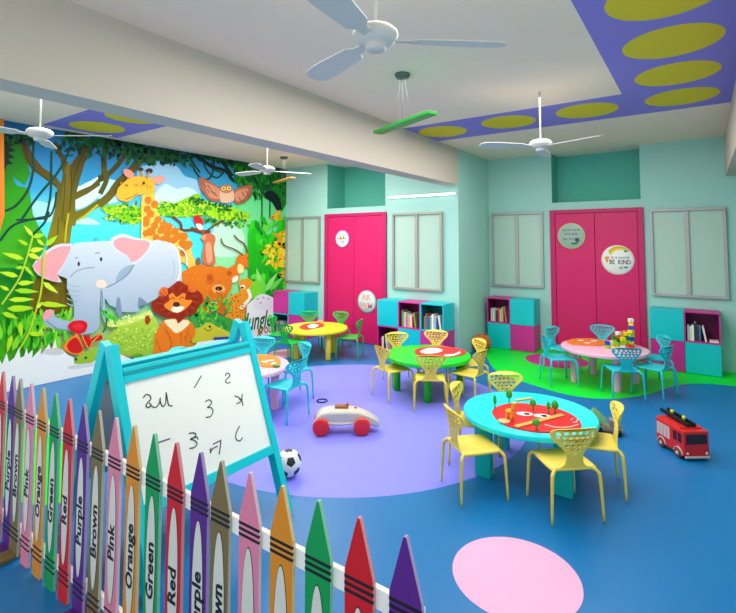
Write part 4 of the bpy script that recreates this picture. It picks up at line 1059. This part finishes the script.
# lettering
def mtext(s_, y, z, size, col, sx=1, shear=0):
    cu = bpy.data.curves.new('t', 'FONT'); cu.body = s_; cu.size = size; cu.align_x = 'RIGHT'; cu.offset = size*.02; cu.shear = shear; cu.resolution_u = 2
    o_ = bpy.data.objects.new('t', cu); COL.objects.link(o_)
    me = bpy.data.meshes.new_from_object(o_.evaluated_get(bpy.context.evaluated_depsgraph_get()))
    M.n += 1; x0 = .012+M.n*.00012
    vs = [M.bm.verts.new((x0, y+v.co.x*sx, z+v.co.y)) for v in me.vertices]
    for p_ in me.polygons:
        try: f = M.bm.faces.new([vs[i] for i in p_.vertices])
        except ValueError: continue
        for l in f.loops: l[M.lay] = (*lin(col), 1)
    bpy.data.objects.remove(o_); bpy.data.curves.remove(cu); bpy.data.meshes.remove(me)
pt = on_plane(*K6((498,545))[0], (.02,0,0), (1,0,0)); mtext('Jungle', pt.y-.05, pt.z-.02, .40, (20,100,40), .62, .3)
pt = on_plane(*K6((500,600))[0], (.02,0,0), (1,0,0)); mtext('group', pt.y+.05, pt.z+.03, .22, (170,120,70), .8)
# orange edge strip at the near end
M.poly([(-3,100),(2.6,100),(2.6,215),(-3,235)], (226,130,40), 0)
mur = bpy.data.meshes.new('jungle_mural'); bmw = M.bm
for f in bmw.faces:
    if f.normal.x < 0: pass
bmw.normal_update()
for f in bmw.faces:
    if f.normal.x < 0: f.normal_flip()
bmw.to_mesh(mur); bmw.free(); mur.materials.append(vcol_mat('mural_print'))
mo = bpy.data.objects.new('jungle_mural', mur); COL.objects.link(mo)
tag(mo, 'jungle wall mural with elephant, giraffe and lion covering the left wall', 'mural')

# ================================================================ LIGHT
w = bpy.data.worlds.new('World'); S.world = w; w.use_nodes = True
nt = w.node_tree; bg = nt.nodes['Background']
sk = nt.nodes.new('ShaderNodeTexSky'); sk.sky_type = 'HOSEK_WILKIE'; sk.sun_direction = (.3,-.2,.9); sk.turbidity = 6
mixn = nt.nodes.new('ShaderNodeMix'); mixn.data_type = 'RGBA'; mixn.inputs['Factor'].default_value = .15
mixn.inputs['A'].default_value = (1,.98,.95,1)
nt.links.new(sk.outputs['Color'], mixn.inputs['B']); nt.links.new(mixn.outputs['Result'], bg.inputs['Color'])
bg.inputs['Strength'].default_value = 1.0
def area(name, loc, rot, sx, sy, power, col=(1,1,1)):
    l = bpy.data.lights.new(name, 'AREA'); l.shape = 'RECTANGLE'; l.size = sx; l.size_y = sy; l.energy = power; l.color = col
    o_ = bpy.data.objects.new(name, l); COL.objects.link(o_); o_.location = loc; o_.rotation_euler = rot
    return o_
area('window_daylight_left', (1.75,-1.95,1.6), (math.radians(90),0,0), 2.8, 2.0, 40)  # added area light at the unseen near openings, brightens the left half
area('side_window_daylight', (6.85,.6,1.6), (0,math.radians(90),0), 1.8, 3.4, 18, (1,.98,.95))  # added fill from the right; the wall is solid here, no window
area('window_daylight_right', (5.1,-1.95,1.6), (math.radians(90),0,0), 2.9, 2.0, 24)  # added area light behind the viewer, fills the right half
area('ceiling_light_left', (1.6,3.5,ZC-.05), (0,0,0), 1.6, 4.2, 118, (1,.965,.93))  # added overhead fill for the left half, no fixture on the ceiling
area('ceiling_light_right', (4.8,3.8,ZC-.05), (0,0,0), 1.6, 4.4, 104, (1,.965,.93))  # added overhead fill over the right half, belongs to no ceiling lamp
area('pendant_light_left', (1.9,4.9,2.3), (0,0,0), .8, .8, 12)  # bare area light in mid-air, set apart from the left pendant board

# ================================================================ CAMERA
cd = bpy.data.cameras.new('camera'); co = bpy.data.objects.new('camera', cd); COL.objects.link(co)
cd.sensor_width = 36; cd.sensor_fit = 'HORIZONTAL'; cd.lens = CF/736*36
cd.shift_x = (368-CCX)/736; cd.shift_y = -(306.5-CCY)/736
cd.clip_start = .02
co.location = CAM; co.rotation_euler = (math.pi/2+PIT, 0, YAW)
S.camera = co
S.view_settings.view_transform = 'Standard'; S.view_settings.look = 'None'; S.view_settings.gamma = 1
S.view_settings.use_curve_mapping = False; S.view_settings.exposure = 0.12
